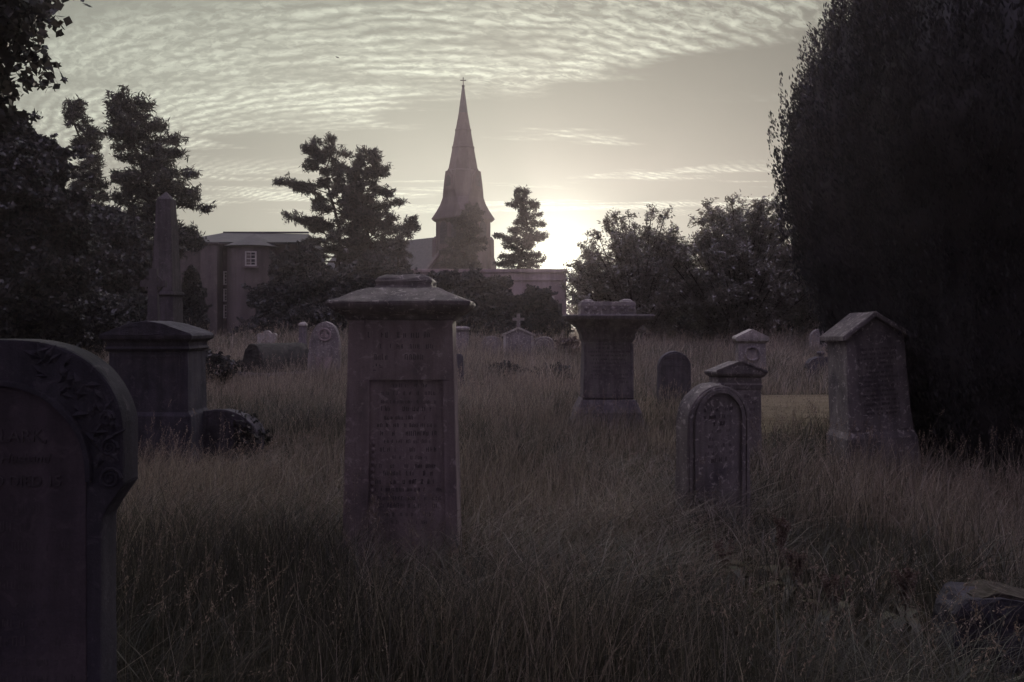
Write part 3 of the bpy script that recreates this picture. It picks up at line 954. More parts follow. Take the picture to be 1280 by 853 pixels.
xs = np.concatenate([np.linspace(-160, -16, 40), np.linspace(-15, 15, 121), np.linspace(16, 160, 40)])
ys = np.concatenate([np.linspace(-20, 0, 9), np.linspace(.4, 40, 140), np.linspace(42, 195, 40)])
grid_sheet('ground', xs, ys, 0.0, soil())
PATH_Y0, PATH_Y1 = 10.4, 16.6
pxs = np.linspace(2.4, 30, 80); pys = np.linspace(PATH_Y0, PATH_Y1, 24)
grid_sheet('path', pxs, pys, .006, turf_path())

# ================================================================ church
D = 95.0
gz = g1(px(579, D), D)
t = thing('church', 'stone church with a tall broached spire topped by a cross', 'church', (px(579, D), D, gz), R(-42))
cz = lambda y: pz(y, D) - gz
s = 5.9 / 2 / 1.0
hw = .5 * (px(613, D) - px(545, D)) / 1.41
eb = .5 * (px(619, D) - px(539.5, D)) / 1.41
m = MB().loft([(0, hw + .35, hw + .35), (cz(345), hw + .3, hw + .3), (cz(340), hw, hw), (cz(275), hw, hw)])
for sx in (-1, 1):
    for sy in (-1, 1):
        m.loft([(0, .55, .55), (cz(330), .5, .5), (cz(322), .32, .32), (cz(300), .3, .3), (cz(296), .1, .1)], sx * hw, sy * hw)
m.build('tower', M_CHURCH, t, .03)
m = MB().loft([(cz(278), hw + .1, hw + .1), (cz(275.5), hw + .3, hw + .3), (cz(274.5), hw + .3, hw + .3)]); m.build('cornice', M_CHURCH, t)
for (ax, sg) in (('y', -1), ('x', 1), ('x', -1), ('y', 1)):
    for off in (-.95, .95):
        f_ = MB()
        w_ = .55
        pts = [(off - w_, cz(306)), (off + w_, cz(306)), (off + w_, cz(288))] + [(off + w_ * math.cos(R(a)), cz(288) + 1.0 * math.sin(R(a)) ** .9) for a in (20, 45, 70, 90, 110, 135, 160)] + [(off - w_, cz(288))]
        f_.prism(pts, -hw - .06, -hw + .1)
        for i in range(6):
            f_.box(off - w_ + .05, off + w_ - .05, -hw - .16, -hw - .05, cz(305) + i * .38, cz(305) + i * .38 + .1)
        f_.rot(0, {('y', -1): 0, ('x', 1): R(90), ('y', 1): R(180), ('x', -1): R(-90)}[(ax, sg)], 'Z', (0, 0, 0))
        f_.build('belfry_louvre', M_SLATES, t)
# broach: square eaves sweeping in to an eight-sided spire
m = MB()
oct_ = lambda r, ph=math.pi / 8: [(r * math.cos(ph + 2 * math.pi * k / 8), r * math.sin(ph + 2 * math.pi * k / 8)) for k in range(8)]
c8 = math.cos(math.pi / 8)
sq = []
for k in range(8):
    a = math.pi / 8 + 2 * math.pi * k / 8
    x, y = math.cos(a), math.sin(a)
    q = max(abs(x), abs(y))
    sx, sy = x / q * eb, y / q * eb
    # pull the pair of corner points on to the corner itself
    sx = math.copysign(eb, sx) if abs(sx) > .3 * eb else sx
    sy = math.copysign(eb, sy) if abs(sy) > .3 * eb else sy
    sq.append((sx * .995 if k % 2 else sx, sy))
rings = [(cz(274.5), sq)]
for yv, half in ((265, 33), (257, 28.4), (249, 25.4), (240, 24.6), (230, 23.6), (216, 21.8), (214.6, 18.4)):
    r = half * D / F / c8
    f1 = min(1, max(0, (274.5 - yv) / 34))
    ro = oct_(r)
    rings.append((cz(yv), [(ro[k][0] * f1 + sq[k][0] / eb * (half * D / F / 1.41) * (1 - f1), ro[k][1] * f1 + sq[k][1] / eb * (half * D / F / 1.41) * (1 - f1)) for k in range(8)]))
rings += [(cz(180), oct_(12.2 * D / F / c8)), (cz(142), oct_(5.6 * D / F / c8))]
v = []; f = []
for z, rg in rings: v += [(x, y, z) for x, y in rg]
for i in range(len(rings) - 1):
    for k in range(8):
        f.append((8 * i + k, 8 * i + (k + 1) % 8, 8 * i + 8 + (k + 1) % 8, 8 * i + 8 + k))
f.append(tuple(range(7, -1, -1))); f.append(tuple(8 * (len(rings) - 1) + k for k in range(8)))
m.add(v, f)
m.build('spire', M_CHURCH, t)
m = MB().lathe([(5.7 * D / F / c8, cz(142)), (.14, cz(108.5))], 8, phase=math.pi / 8); sp = m.build('spire_tip', M_LEAD, t)
m = MB().lathe([(.14, cz(109)), (.2, cz(107.5)), (.12, cz(106.5))], 8).box(-.05, .05, -.05, .05, cz(107), cz(97)).rot(0, R(42), 'Z', (0, 0, 0))
b0 = len(m.v); m.box(-.34, .34, -.05, .05, cz(101.2), cz(100.2)); m.rot(b0, R(42), 'Z', (0, 0, 0))
m.build('cross_finial', M_IRON, t)
for yv, hf in ((186, 13.4), (164, 9.5)):
    MB().lathe([((hf + .3) * D / F / c8, cz(yv) - .12), ((hf + .55) * D / F / c8, cz(yv) - .04), ((hf + .55) * D / F / c8, cz(yv) + .08), (hf * D / F / c8, cz(yv) + .16)], 8, phase=math.pi / 8).build('string_course', M_CHURCH, t)
# gabled lucarnes standing on the spire's foot
for a in (0, 90, 180, 270):
    m = MB()
    ya = -2.42
    m.prism([(-.62, cz(241)), (.62, cz(241)), (.62, cz(223)), (0, cz(214)), (-.62, cz(223))], ya, -1.2)
    m.rot(0, R(a), 'Z', (0, 0, 0)); lu = m.build('lucarne', M_CHURCH, t, .03)
    m = MB().prism([(-.4, cz(236)), (.4, cz(236)), (.4, cz(226)), (0, cz(221)), (-.4, cz(226))], ya - .05, ya + .1)
    m.rot(0, R(a), 'Z', (0, 0, 0)); m.build('louvre', M_SLATES, lu)
# nave, running away to the left
rz_, ez_, nh = cz(295), cz(295) - 4.6, 4.3
L0, L1 = -hw + .6, -hw - 22
m = MB()
v = [(L0, -nh + .3, 0), (L0, nh - .3, 0), (L0, nh - .3, ez_), (L0, 0, rz_ - .25), (L0, -nh + .3, ez_)]
m.add(v + [(L1, y, z) for _, y, z in v], [(0, 1, 2, 3, 4), (9, 8, 7, 6, 5), (0, 5, 6, 1), (1, 6, 7, 2), (2, 7, 8, 3), (3, 8, 9, 4), (4, 9, 5, 0)])
nv = m.build('nave', M_CHURCH, t)
m = MB()
for sg in (-1, 1):
    a = [(L0 - .3, sg * (nh + .1), ez_ - .1), (L0 - .3, 0, rz_), (L1, 0, rz_), (L1, sg * (nh + .1), ez_ - .1)]
    m.add(a + [(x, y, z + .18) for x, y, z in a], [(0, 1, 2, 3), (7, 6, 5, 4), (0, 4, 5, 1), (1, 5, 6, 2), (2, 6, 7, 3), (3, 7, 4, 0)])
m.build('nave_roof', M_SLATES, t)
m = MB()
for sg in (-1, 1):
    a = [(sg * nh * 1.05, ez_ - .1), (sg * nh * 1.05, ez_ + .35), (0, rz_ + .5), (0, rz_ + .05)]
    b0 = len(m.v)
    m.prism(a if sg < 0 else a[::-1], -.25, .25)
    m.rot(b0, R(90), 'Z', (0, 0, 0))
for i in range(len(m.v)):
    x, y, z = m.v[i]; m.v[i] = (x + L0, y, z)
m.build('gable_coping', M_CHURCH, t)
for i in range(5):
    xw = L0 - 3 - i * 4
    m = MB().prism([(xw - .6, 2), (xw + .6, 2), (xw + .6, 4.6), (xw, 5.8), (xw - .6, 4.6)], -nh + .22, -nh + .5)
    m.build('window', M_GLASS, t)

# ================================================================ house with the round bay
D = 60.0
hx0, hx1 = px(214, D), px(372, D)
gz = g1(hx0, D)
t = thing('house', 'big rendered house with a slate roof and a round bay tower', 'house', (px(290, D), D + 4.5, gz), 0)
o0 = px(290, D)
hz = lambda y: pz(y, D) - gz
xa, xb = hx0 - o0, hx1 - o0
wz = hz(303)
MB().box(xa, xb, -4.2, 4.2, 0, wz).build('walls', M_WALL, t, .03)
rh = pz(291, D + 4.5) - gz
m = MB()
m.add([(xa - .3, -4.5, wz - .02), (xb + .3, -4.5, wz - .02), (xb + .3, 4.5, wz - .02), (xa - .3, 4.5, wz - .02), (xa + 2.4, 0, rh), (xb - .3, 0, rh - .12)],
      [(3, 2, 1, 0), (0, 1, 5, 4), (1, 2, 5), (2, 3, 4, 5), (3, 0, 4)])
rf = m.build('roof', M_SLATES, t)
MB().box(xa - .38, xb + .3, -4.62, -4.48, wz - .14, wz).build('gutter', M_IRON, t)
MB().box(xa + 2.3, xb - .3, -.12, .12, rh - .06, rh + .07).build('ridge', M_LEAD, rf)
bx0, bx1 = px(256, D) - o0, px(277, D) - o0
MB().box(bx0, bx1, -5.4, -4.19, 0, hz(307)).build('stair_block', M_WALL, t, .03)
MB().box(bx0 - .1, bx1 + .1, -5.5, -4.24, hz(307), hz(305)).build('parapet', M_CHURCH, t, .02)
tc, tr = px(313, D) - o0, px(346, D) - px(313, D)
m = MB().lathe([(tr, 0), (tr, hz(309))], 40, tc, -3.6)
m.build('bay_tower', M_WALL, t, smooth=False)
m = MB().lathe([(tr + .22, hz(309.5)), (tr + .28, hz(308.5)), (tr * .12, hz(292.5)), (.05, hz(291))], 40, tc, -3.6)
m.build('bay_roof', M_SLATES, t)


def sash(parent, xc, zc, w, h, yf, lights=(2, 4)):
    m = MB()
    fw = .09
    m.box(xc - w / 2, xc - w / 2 + fw, yf - .05, yf + .12, zc - h / 2, zc + h / 2).box(xc + w / 2 - fw, xc + w / 2, yf - .05, yf + .12, zc - h / 2, zc + h / 2)
    m.box(xc - w / 2 + fw, xc + w / 2 - fw, yf - .05, yf + .12, zc + h / 2 - fw, zc + h / 2).box(xc - w / 2 + fw, xc + w / 2 - fw, yf - .05, yf + .12, zc - h / 2, zc - h / 2 + fw)
    m.box(xc - w / 2 + fw, xc + w / 2 - fw, yf - .02, yf + .06, zc - .035, zc + .035)
    for i in range(1, lights[0]):
        x = xc - w / 2 + w * i / lights[0]; m.box(x - .02, x + .02, yf - .01, yf + .05, zc - h / 2 + fw, zc + h / 2 - fw)
    for i in range(1, lights[1]):
        if i * 2 == lights[1]: continue
        z = zc - h / 2 + h * i / lights[1]; m.box(xc - w / 2 + fw, xc + w / 2 - fw, yf - .008, yf + .048, z - .02, z + .02)
    fr = m.build('window', M_PAINT, parent)
    MB().box(xc - w / 2 + .03, xc + w / 2 - .03, yf + .062, yf + .09, zc - h / 2 + .03, zc + h / 2 - .03).build('pane', M_GLASS, fr)
    MB().box(xc - w / 2 - .12, xc + w / 2 + .12, yf - .14, yf + .12, zc - h / 2 - .13, zc - h / 2 - .005).build('sill', M_CHURCH, fr)


sash(t, px(319.5, D) - o0, (hz(316) + hz(334)) / 2, .82, hz(316) - hz(334), -3.6 - math.sqrt(tr ** 2 - (px(319.5, D) - o0 - tc) ** 2) - .06)
xw = px(282, D) - o0
for (ya, yb) in ((339, 356), (361, 377), (381, 398)):
    sash(t, xw, (hz(ya) + hz(yb)) / 2, .5, hz(ya) - hz(yb), -4.26, (2, 4))
m = MB().box(-.06, .06, -4.35, -4.25, 0, wz)
for i in range(len(m.v)): m.v[i] = (m.v[i][0] + bx0 - .25, m.v[i][1], m.v[i][2])
m.build('downpipe', M_IRON, t)

# ================================================================ flat-roofed building
D = 45.0
x0, x1 = px(500, D), px(708, D)
gz = g1(x0, D)
t = thing('flat_roofed_building', 'low flat-roofed stone building with a straight parapet, sun behind its corner', 'building', ((x0 + x1) / 2, D + 3.5, gz))
w2 = (x1 - x0) / 2; bz = lambda y: pz(y, D) - gz
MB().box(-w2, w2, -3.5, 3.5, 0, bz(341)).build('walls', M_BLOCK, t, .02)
m = MB().box(-w2 - .05, w2 + .05, -3.55, 3.55, bz(351), bz(349.2)); m.build('string_course', M_BLOCK, t, .01)
MB().box(-w2 - .06, w2 + .06, -3.57, 3.57, bz(341), bz(336.5)).build('parapet', M_BLOCK, t, .02, wear=.012, cut=.5)
for i in range(4):
    xw = -w2 + 1.6 + i * 2.2
    sash(t, xw, 1.75, .95, 1.5, -3.56)
MB().box(w2 - 1.15, w2 - .25, -3.56, -3.4, .05, 2.1).build('door', plain('green_black_door', (.04, .042, .04), .6), t, .01)

# ================================================================ bird
D = 80.0
t_b = bpy.data.meshes.new('bird')
bm = bmesh.new()
lay = bm.verts.layers.skin.verify()
J = [((0, 0, 0), .05, .05), ((.11, 0, .012), .045, .05), ((.2, 0, .03), .03, .03), ((.25, 0, .03), .008, .008), ((-.1, 0, .0), .03, .03), ((-.24, 0, .0), .045, .01),
     ((.04, .16, .07), .05, .014), ((-.0, .34, .05), .045, .01), ((-.07, .5, .01), .016, .006), ((.04, -.16, .07), .05, .014), ((-.0, -.34, .05), .045, .01), ((-.07, -.5, .01), .016, .006)]
vs = [bm.verts.new(j[0]) for j in J]
for v, j in zip(vs, J): v[lay].radius = j[1:]; 
vs[0][lay].use_root = True
for a, b in ((0, 1), (1, 2), (2, 3), (0, 4), (4, 5), (1, 6), (6, 7), (7, 8), (1, 9), (9, 10), (10, 11)): bm.edges.new((vs[a], vs[b]))
bm.to_mesh(t_b); bm.free()
tmp = bpy.data.objects.new('bird_wire', t_b); COL.objects.link(tmp)
tmp.modifiers.new('skin', 'SKIN'); sd = tmp.modifiers.new('sub', 'SUBSURF'); sd.levels = 1; sd.render_levels = 1
dg = bpy.context.evaluated_depsgraph_get(); dg.update()
me = bpy.data.meshes.new_from_object(tmp.evaluated_get(dg))
bpy.data.objects.remove(tmp)
me.materials.clear()
o = link_mesh('bird', me, plain('black_feathers', (.02, .02, .022), .6))
o.location = (px(421.5, D), D, pz(72, D)); o.rotation_euler = (R(22), R(12), R(35)); o.scale = (.95, .95, .95)
tag(o, 'lone dark bird flying high against the rippled cloud', 'bird')
# ================================================================ trees and bushes
M_BARK = plain('dark_bark', (.045, .036, .032), .95, .4, 9, .1)
M_YEW = leafmat('yew_needles', (0.042, 0.041, 0.048), (0.068, 0.064, 0.074), (0.10, 0.094, 0.10), .25, .05, .5)
M_PINE = leafmat('pine_needles', (0.030, 0.034, 0.034), (0.057, 0.057, 0.053), (0.091, 0.084, 0.072), .25, .04, .25)
M_LEAF = leafmat('broad_leaves', (0.075, 0.07, 0.058), (0.125, 0.11, 0.09), (0.19, 0.16, 0.13), .52, .15, .3, .32)
M_HEDGE = leafmat('dark_evergreen_leaves', (0.027, 0.030, 0.034), (0.053, 0.051, 0.053), (0.087, 0.078, 0.072), .22, .05, .3)
M_RED = leafmat('reddish_leaves', (0.06, 0.04, 0.043), (0.10, 0.062, 0.062), (0.14, 0.095, 0.085), .4, .08, .6)


def crown_mesh(name, parent, pts, L, Wd, m, axis=None, spread=1.0, extra=None):
    v, q = leaves(np.asarray(pts), L, Wd, axis, spread)
    if extra is not None:
        ev, ef = extra
        q = np.concatenate([q, np.asarray(ef) + len(v)]); v = np.concatenate([v, ev])
    return np_mesh(name, v, q, None, [m], parent)


def lumps(center, rad, n, size, seed, squash=.8, low=-1.0):
    """clump centres near the surface of an ellipsoid, with clump radii"""
    r = np.random.default_rng(seed)
    d = unit(r.normal(size=(n * 3, 3)))
    d = d[d[:, 2] > low][:n]
    rr = r.uniform(.62, 1.0, len(d))
    c = np.asarray(center) + d * rr[:, None] * np.asarray(rad)
    s = size * r.uniform(.55, 1.3, len(d))
    return c, np.stack([s, s, s * squash], 1)


def fill(c, s, per, rng, shell=.55, stray=3):
    out = []
    for i in range(len(c)):
        k = max(8, int(per * (s[i, 0] * s[i, 1]) / (s[:, 0].mean() ** 2)))
        out.append(c[i] + ball(k, rng, shell) * s[i])
        j = max(4, k // 7)      # stray sprays beyond the clump
        for _ in range(stray):
            d = unit(rng.normal(size=(1, 3)))[0]; d[2] = abs(d[2]) * .8
            f = rng.uniform(.75, 2.0, (max(3, j // 3), 1)) ** 1.0
            out.append(c[i] + d * s[i] * f + rng.normal(0, .10, (len(f), 3)) * s[i])
    return np.concatenate(out)


def limb_tree(m, base, top, r0, targets, rng, n=6):
    """trunk from base to top and a limb to each target"""
    base = Vector(base); top = Vector(top)
    pts = []; rad = []
    for i in range(8):
        u = i / 7
        p = base.lerp(top, u) + Vector((math.sin(u * 5 + base.x) * .04, math.cos(u * 4 + base.y) * .04, 0)) * (top - base).length * .25
        pts.append(p); rad.append(r0 * (1.35 if i == 0 else 1) * (1 - .82 * u))
    m.tube(pts, rad, 9)
    H = (top - base).length
    for q in targets:
        q = Vector(q)
        u = min(.95, max(.15, (q.z - base.z) / H * .8 - .08))
        a = pts[0].lerp(pts[-1], u); i = int(u * 7); a = pts[i].lerp(pts[min(7, i + 1)], u * 7 - i)
        mid = a.lerp(q, .5) + Vector((0, 0, (q - a).length * .12))
        rr = r0 * (1 - .82 * u) * .45
        m.tube([a, a.lerp(mid, .6), mid, q], [rr, rr * .7, rr * .5, rr * .15], 5)


def broad_tree(name, label, cat, pxc, d, width_px, ytop, seed, mat_=None, n_l=70, size=.19, leaf=(.14, .09), per=900, depth=.8, low=-.75, group=None, lean=0.0, ybot=None, shell=.5, trunk=.18, core=True, cone=0.0):
    mat_ = mat_ or M_LEAF
    rng = np.random.default_rng(seed)
    x = px(pxc, d); z = g1(x, d)
    w = width_px * d / F / 2
    top = pz(ytop, d) - z
    bot = 0.0 if ybot is None else pz(ybot, d) - z
    t = thing(name, label, cat, (x, d, z), 0, group)
    cz_ = (top + bot) / 2; hz_ = (top - bot) / 2
    c, s = lumps((lean * w, 0, cz_), (w * (1 - size * .75), w * depth * (1 - size * .75), hz_ * (1 - size * .7)), n_l, size * w * 1.25, seed, .8, low)
    pts = fill(c, s, per, rng, shell)
    inner = np.array((lean * w, 0, cz_)) + ball(int(per * n_l * .45), rng) * np.array((w * .78, w * depth * .78, hz_ * .8))
    pts = np.concatenate([pts, inner]) if core else np.concatenate([pts, inner[::3]])
    if cone:
        kx = 1 - cone * np.clip(pts[:, 2:3] / top, 0, 1.1)
        pts[:, :2] = pts[:, :2] * kx
    pts = pts[pts[:, 2] > .03]
    crown_mesh('crown', t, pts, leaf[0], leaf[1], mat_)
    m = MB()
    limb_tree(m, (0, 0, -.1), (lean * w * .6, 0, bot + (top - bot) * .72), trunk, [tuple(k) for k in c[:: max(1, len(c) // 22)]], rng)
    m.build('trunk', M_BARK, t)
    return t


def conifer(name, label, pxc, d, ytop, ybot, half_px, seed, taper=1.0, tuft=.55, n_whorl=16, per=120, leaf=(.30, .065), group=None, bare=.12, droop=.1, sides=(1.0, 1.0), trunk=.2, topw=.12, gap=0.0, x_trunk=None):
    rng = np.random.default_rng(seed); rr = random.Random(seed)
    x = px(pxc, d); z = g1(x, d)
    top = pz(ytop, d) - z; bot = pz(ybot, d) - z; hw = half_px * d / F
    t = thing(name, label, 'tree', (x, d, z), 0, group)
    m = MB()
    pts_t = [Vector((math.sin(i * .9 + seed) * .06 * i, math.cos(i * .7 + seed) * .04 * i, -.1 + (top * .98) * i / 10)) for i in range(11)]
    k_ = 1.0 / max(1e-6, 1)
    m.tube(pts_t, [trunk * (1 - .9 * i / 10) for i in range(11)], 8)
    P = []; A = []
    nbr = int(n_whorl * 3.6)
    for w in range(nbr):
        u = (w + rr.random()) / nbr
        if rr.random() < gap: continue
        zc = bot + (top - bot) * u
        reach = hw * ((1 - u) ** taper * (1 - topw) + topw) * (.78 + .32 * math.sin(w * .37 + seed) * math.sin(w * .11 + seed * 2))
        a = w * 2.4 + rr.uniform(-.5, .5)
        side = sides[1] if math.cos(a) > 0 else sides[0]
        L = reach * rr.uniform(.55, 1.2) * (1 + (side - 1) * abs(math.cos(a)))
        i = min(9, max(0, int(zc / top * 10))); o = pts_t[i]
        a0 = Vector((o.x, o.y, zc))
        tip = a0 + Vector((math.cos(a) * L, math.sin(a) * L, L * rr.uniform(-.1, .5) - droop * L))
        mid = a0.lerp(tip, .5) + Vector((0, 0, .06 * L))
        r_ = trunk * .28 * (1 - u * .7)
        m.tube([a0, mid, tip], [r_, r_ * .6, r_ * .15], 5)
        # fine side twigs, each a spray of needles
        ntw = max(5, int(L / tuft * 6.5))
        for q in range(ntw):
            f = bare + (1 - bare) * ((q + rr.random()) / ntw) ** .8
            c = (a0.lerp(mid, f * 2) if f < .5 else mid.lerp(tip, f * 2 - 1))
            aa = a + rr.choice((-1, 1)) * rr.uniform(.3, 1.25); el = rr.gauss(.28, .45)
            dv = Vector((math.cos(aa) * math.cos(el), math.sin(aa) * math.cos(el), math.sin(el)))
            tl_ = tuft * rr.uniform(.45, 1.25) * (1.1 - .5 * f)
            e_ = c + dv * tl_
            if rr.random() < .4: m.tube([c, e_], [.016, .006], 3)
            k = max(6, int(per * .17 * rr.uniform(.5, 1.3)))
            f2 = rng.random((k, 1)) ** .8
            P.append(np.array(c) * (1 - f2) + np.array(e_) * f2 + rng.normal(0, .055 + .05 * tuft, (k, 3)))
            A.append(np.tile(np.array(dv) * .8, (k, 1)))
    k = 160
    P.append(np.array((pts_t[-1].x, pts_t[-1].y, top - .35)) + ball(k, rng) * np.array((.28, .28, .5))); A.append(np.tile(np.array((0, 0, 1.0)), (k, 1)))
    crown_mesh('crown', t, np.concatenate(P), leaf[0], leaf[1], M_PINE, np.concatenate(A), .9)
    m.build('trunk', M_BARK, t)
    return t


# ---------------------------------------------------------------- the fastigiate yew on the right
def yew():
    rng = np.random.default_rng(21)
    X0, Y0 = 6.3, 9.0
    z = g1(X0, Y0)
    t = thing('yew_tree', 'huge dark upright yew filling the right side of the view', 'tree', (X0, Y0, z))
    prof = [(0, 1.65), (.4, 1.98), (1.0, 2.26), (1.65, 2.45), (2.5, 2.72), (3.3, 2.87), (4.0, 2.80), (4.8, 2.6), (5.6, 2.2), (6.6, 1.65), (7.6, 1.0), (8.4, .4)]
    zs = np.array([p[0] for p in prof]); rs = np.array([p[1] for p in prof])
    def rad(zv, a):
        r = np.interp(zv, zs, rs)
        return r * (1 + .045 * np.sin(a * 5 + 1) + .035 * np.sin(a * 9 + zv * .5) + (vnoise(a * 2.4 + 30, zv * .5) - .5) * .12)
    P = []; A = []
    # upright shoots, each a slim plume, standing all over the outside
    ns = 7000
    sz = rng.uniform(.0, 8.0, ns); sa = rng.uniform(0, 2 * math.pi, ns)
    sh = rng.uniform(.3, .8, ns)
    per = 56
    for i in range(ns):
        k = per
        u = rng.random(k)
        zz_ = sz[i] + u * sh[i]
        w = .032 * (1 - u) ** .6 + .006
        r = rad(sz[i], sa[i]) * 1.0 - .03 + min(.17, rng.normal(0, .075)) + .05 * u
        if sz[i] > 4.0: r -= (zz_ - sz[i]) * .22
        a = sa[i] + rng.normal(0, 1, k) * w / np.maximum(r, .4)
        rr = r + rng.normal(0, 1, k) * w
        P.append(np.stack([np.cos(a) * rr, np.sin(a) * rr, zz_], 1))
        A.append(np.stack([np.cos(a) * .35, np.sin(a) * .35, np.full(k, .9)], 1))
    # denser foliage behind them
    n2 = 130000
    z2 = rng.uniform(0, 8.3, n2); a2 = rng.uniform(0, 2 * math.pi, n2)
    r2 = rad(z2, a2) - np.abs(rng.normal(0, .07, n2)) - .0
    r2 = np.maximum(r2, .05)
    P.append(np.stack([np.cos(a2) * r2, np.sin(a2) * r2, z2], 1)); A.append(np.stack([np.cos(a2) * .4, np.sin(a2) * .4, np.full(n2, .8)], 1))
    # inner mass of crowded twigs
    nz, na = 46, 72
    zz_ = np.linspace(.0, 8.1, nz); aa = np.linspace(0, 2 * math.pi, na, endpoint=False)
    Z, A2 = np.meshgrid(zz_, aa, indexing='ij')
    Rr = np.maximum(rad(Z, A2) - .10 + (rng.random(Z.shape) - .5) * .12, .05)
    ev = np.stack([np.cos(A2) * Rr, np.sin(A2) * Rr, Z], -1).reshape(-1, 3)
    ef = np.array([(i * na + k, i * na + (k + 1) % na, (i + 1) * na + (k + 1) % na, (i + 1) * na + k) for i in range(nz - 1) for k in range(na)])
    crown_mesh('crown', t, np.concatenate(P), .058, .019, M_YEW, np.concatenate(A), .45, (ev, ef))
    m = MB()
    for k in range(7):
        a = k * .9; r = .25 + .1 * (k % 3)
        m.tube([Vector((math.cos(a) * r, math.sin(a) * r, -.1)), Vector((math.cos(a) * r * 2.2, math.sin(a) * r * 2.2, 2.2)), Vector((math.cos(a) * r * 3.6, math.sin(a) * r * 3.6, 6.0))], [.16, .12, .03], 7)
    m.build('trunk', M_BARK, t)


yew()

# ---------------------------------------------------------------- left side
def overhanging_tree():
    """big tree just outside the left of the view; unseen canopy over the camera is added to shade the foreground"""
    rng = np.random.default_rng(31)
    x, y = -8.2, 4.2; z = g1(x, y)
    t = thing('broadleaf_tree', 'tall leafy tree at the left edge, its boughs hanging into the top corner, with unseen canopy added to shade the foreground', 'tree', (x, y, z))
    B = [((-6.95, 9.5, 6.1), 1.62), ((-7.2, 9.9, 5.6), 1.25), ((-6.35, 9.5, 4.85), .85), ((-6.3, 9.3, 5.4), .95), ((-6.6, 9.6, 4.3), .7), ((-8.6, 10.4, 5.0), 1.5), ((-9.5, 8, 7.5), 2.4), ((-3, 1.6, 6.7), 2.2), ((0, -.4, 7.0), 2.4), ((-1, 3.4, 8.0), 2.3), ((2.3, .6, 7.7), 2.1), ((-5, 4.6, 8.2), 2.6), ((-4, -3, 7.2), 2.8),
         ((.6, -4, 7.2), 2.7), ((-6.8, 1.2, 6.6), 2.7), ((3.6, -2.4, 7.4), 2.3), ((-9, 3, 9.5), 3.0), ((-6, 2, 10.5), 3.0), ((-10.5, 1, 6.5), 2.6), ((-3.5, -6.5, 6.4), 2.4), ((-7.5, -4, 6.4), 2.6), ((5.6, -.8, 7.6), 2.3), ((4.6, 1.9, 8.6), 2.0), ((2.6, 3.4, 9.0), 2.0), ((6.5, -3.5, 7.5), 2.4), ((3.2, -5.5, 7), 2.5)]  # clumps above and behind the camera are added, out of view, for foreground shade
    C = np.array([b[0] for b in B]) - np.array((x, y, z)); S = np.array([[b[1]] * 3 for b in B]); S[:, 2] *= .72
    cs, ss = [], []
    for c, s_ in zip(C, S):
        k = 26 if c[1] > 3.5 else 14
        d = unit(rng.normal(size=(k, 3))) * rng.uniform(.35, .92, (k, 1))
        cs.append(c + d * s_); ss.append(np.repeat(s_[None] * .34, k, 0) * rng.uniform(.6, 1.25, (k, 1)))
    pts = fill(np.concatenate(cs), np.concatenate(ss), 330, rng, .15, 1)
    crown_mesh('crown', t, pts, .13, .085, M_HEDGE)
    m = MB()
    limb_tree(m, (0, 0, -.15), (.6, -.4, 8.6), .42, [tuple(c) for c in C], rng)
    m.build('trunk', M_BARK, t)


overhanging_tree()
broad_tree('broadleaf_tree', 'massive dark round-crowned tree low at the left edge, below the hanging boughs', 'tree', -8, 21.0, 232, 128, 32, M_HEDGE, 120, .17, (.15, .09), 1400, .8, -1, trunk=.3)
conifer('conifer', 'pointed dark conifer left of the broad layered pine', 101, 42, 129, 330, 36, 33, .75, .5, 20, 150, group='conifers behind the left trees', trunk=.25)
conifer('conifer', 'broad layered pine with ragged boughs reaching out over the house roof', 178, 40, 128, 330, 62, 34, .36, .75, 22, 200, (.30, .065), sides=(.9, 1.15), trunk=.32, topw=.45, group='conifers behind the left trees')
broad_tree('evergreen_bush', 'tall black evergreen below the layered pine, left of the obelisk', 'bush', 135, 29.0, 150, 246, 36, M_HEDGE, 70, .2, (.17, .1), 1200, .8, -1)
broad_tree('evergreen_bush', 'dark shrub against the house wall, right of the obelisk', 'bush', 240, 42.0, 50, 312, 37, M_HEDGE, 70, .2, (.16, .09), 700, .9, -1, cone=.3, ybot=500)
broad_tree('low_bush', 'low black bush in the grass, right of the pedimented tomb', 'bush', 262, 17.5, 58, 437, 38, M_HEDGE, 34, .3, (.10, .055), 700, .8, -1, trunk=.04)
broad_tree('low_bush', 'dark undergrowth at the foot of the left trees, behind the pedimented tomb', 'bush', 80, 25.0, 190, 366, 85, M_HEDGE, 60, .2, (.14, .08), 700, .5, -1)
# ---------------------------------------------------------------- middle
broad_tree('yew_bush', 'large dark yew mound covering the house corner, left of the tall monument', 'bush', 384, 39.0, 190, 298, 39, M_HEDGE, 170, .13, (.17, .09), 700, .8, -1, cone=.55, ybot=510)
broad_tree('yew_bush', 'wide dark evergreen mass directly behind the tall monument', 'bush', 472, 41.0, 185, 312, 40, M_HEDGE, 170, .13, (.17, .09), 700, .7, -1, cone=.25, ybot=500)
conifer('conifer', 'tall open pine with bare stem, the higher of the pair left of the spire', 419, 55, 181, 330, 76, 41, .62, .7, 19, 190, (.32, .07), group='pines left of the church', bare=.3, gap=.12, sides=(1.15, .8), trunk=.26, topw=.22)
conifer('conifer', 'dense dark pine, the right one of the pair left of the spire', 461, 53, 193, 330, 52, 42, .6, .75, 20, 220, (.32, .07), group='pines left of the church', bare=.15, sides=(.75, 1.1), trunk=.26, topw=.22)
conifer('conifer', 'small conifer tip between the pine pair and the church roof', 505, 50, 272, 350, 22, 43, .7, .5, 9, 130, (.28, .065), group='pines left of the church', trunk=.14)
conifer('conifer', 'dark pointed conifer standing right in front of the church tower', 583, 70, 258, 380, 45, 44, .62, .8, 16, 200, (.38, .09), trunk=.3, group='conifers before the church')
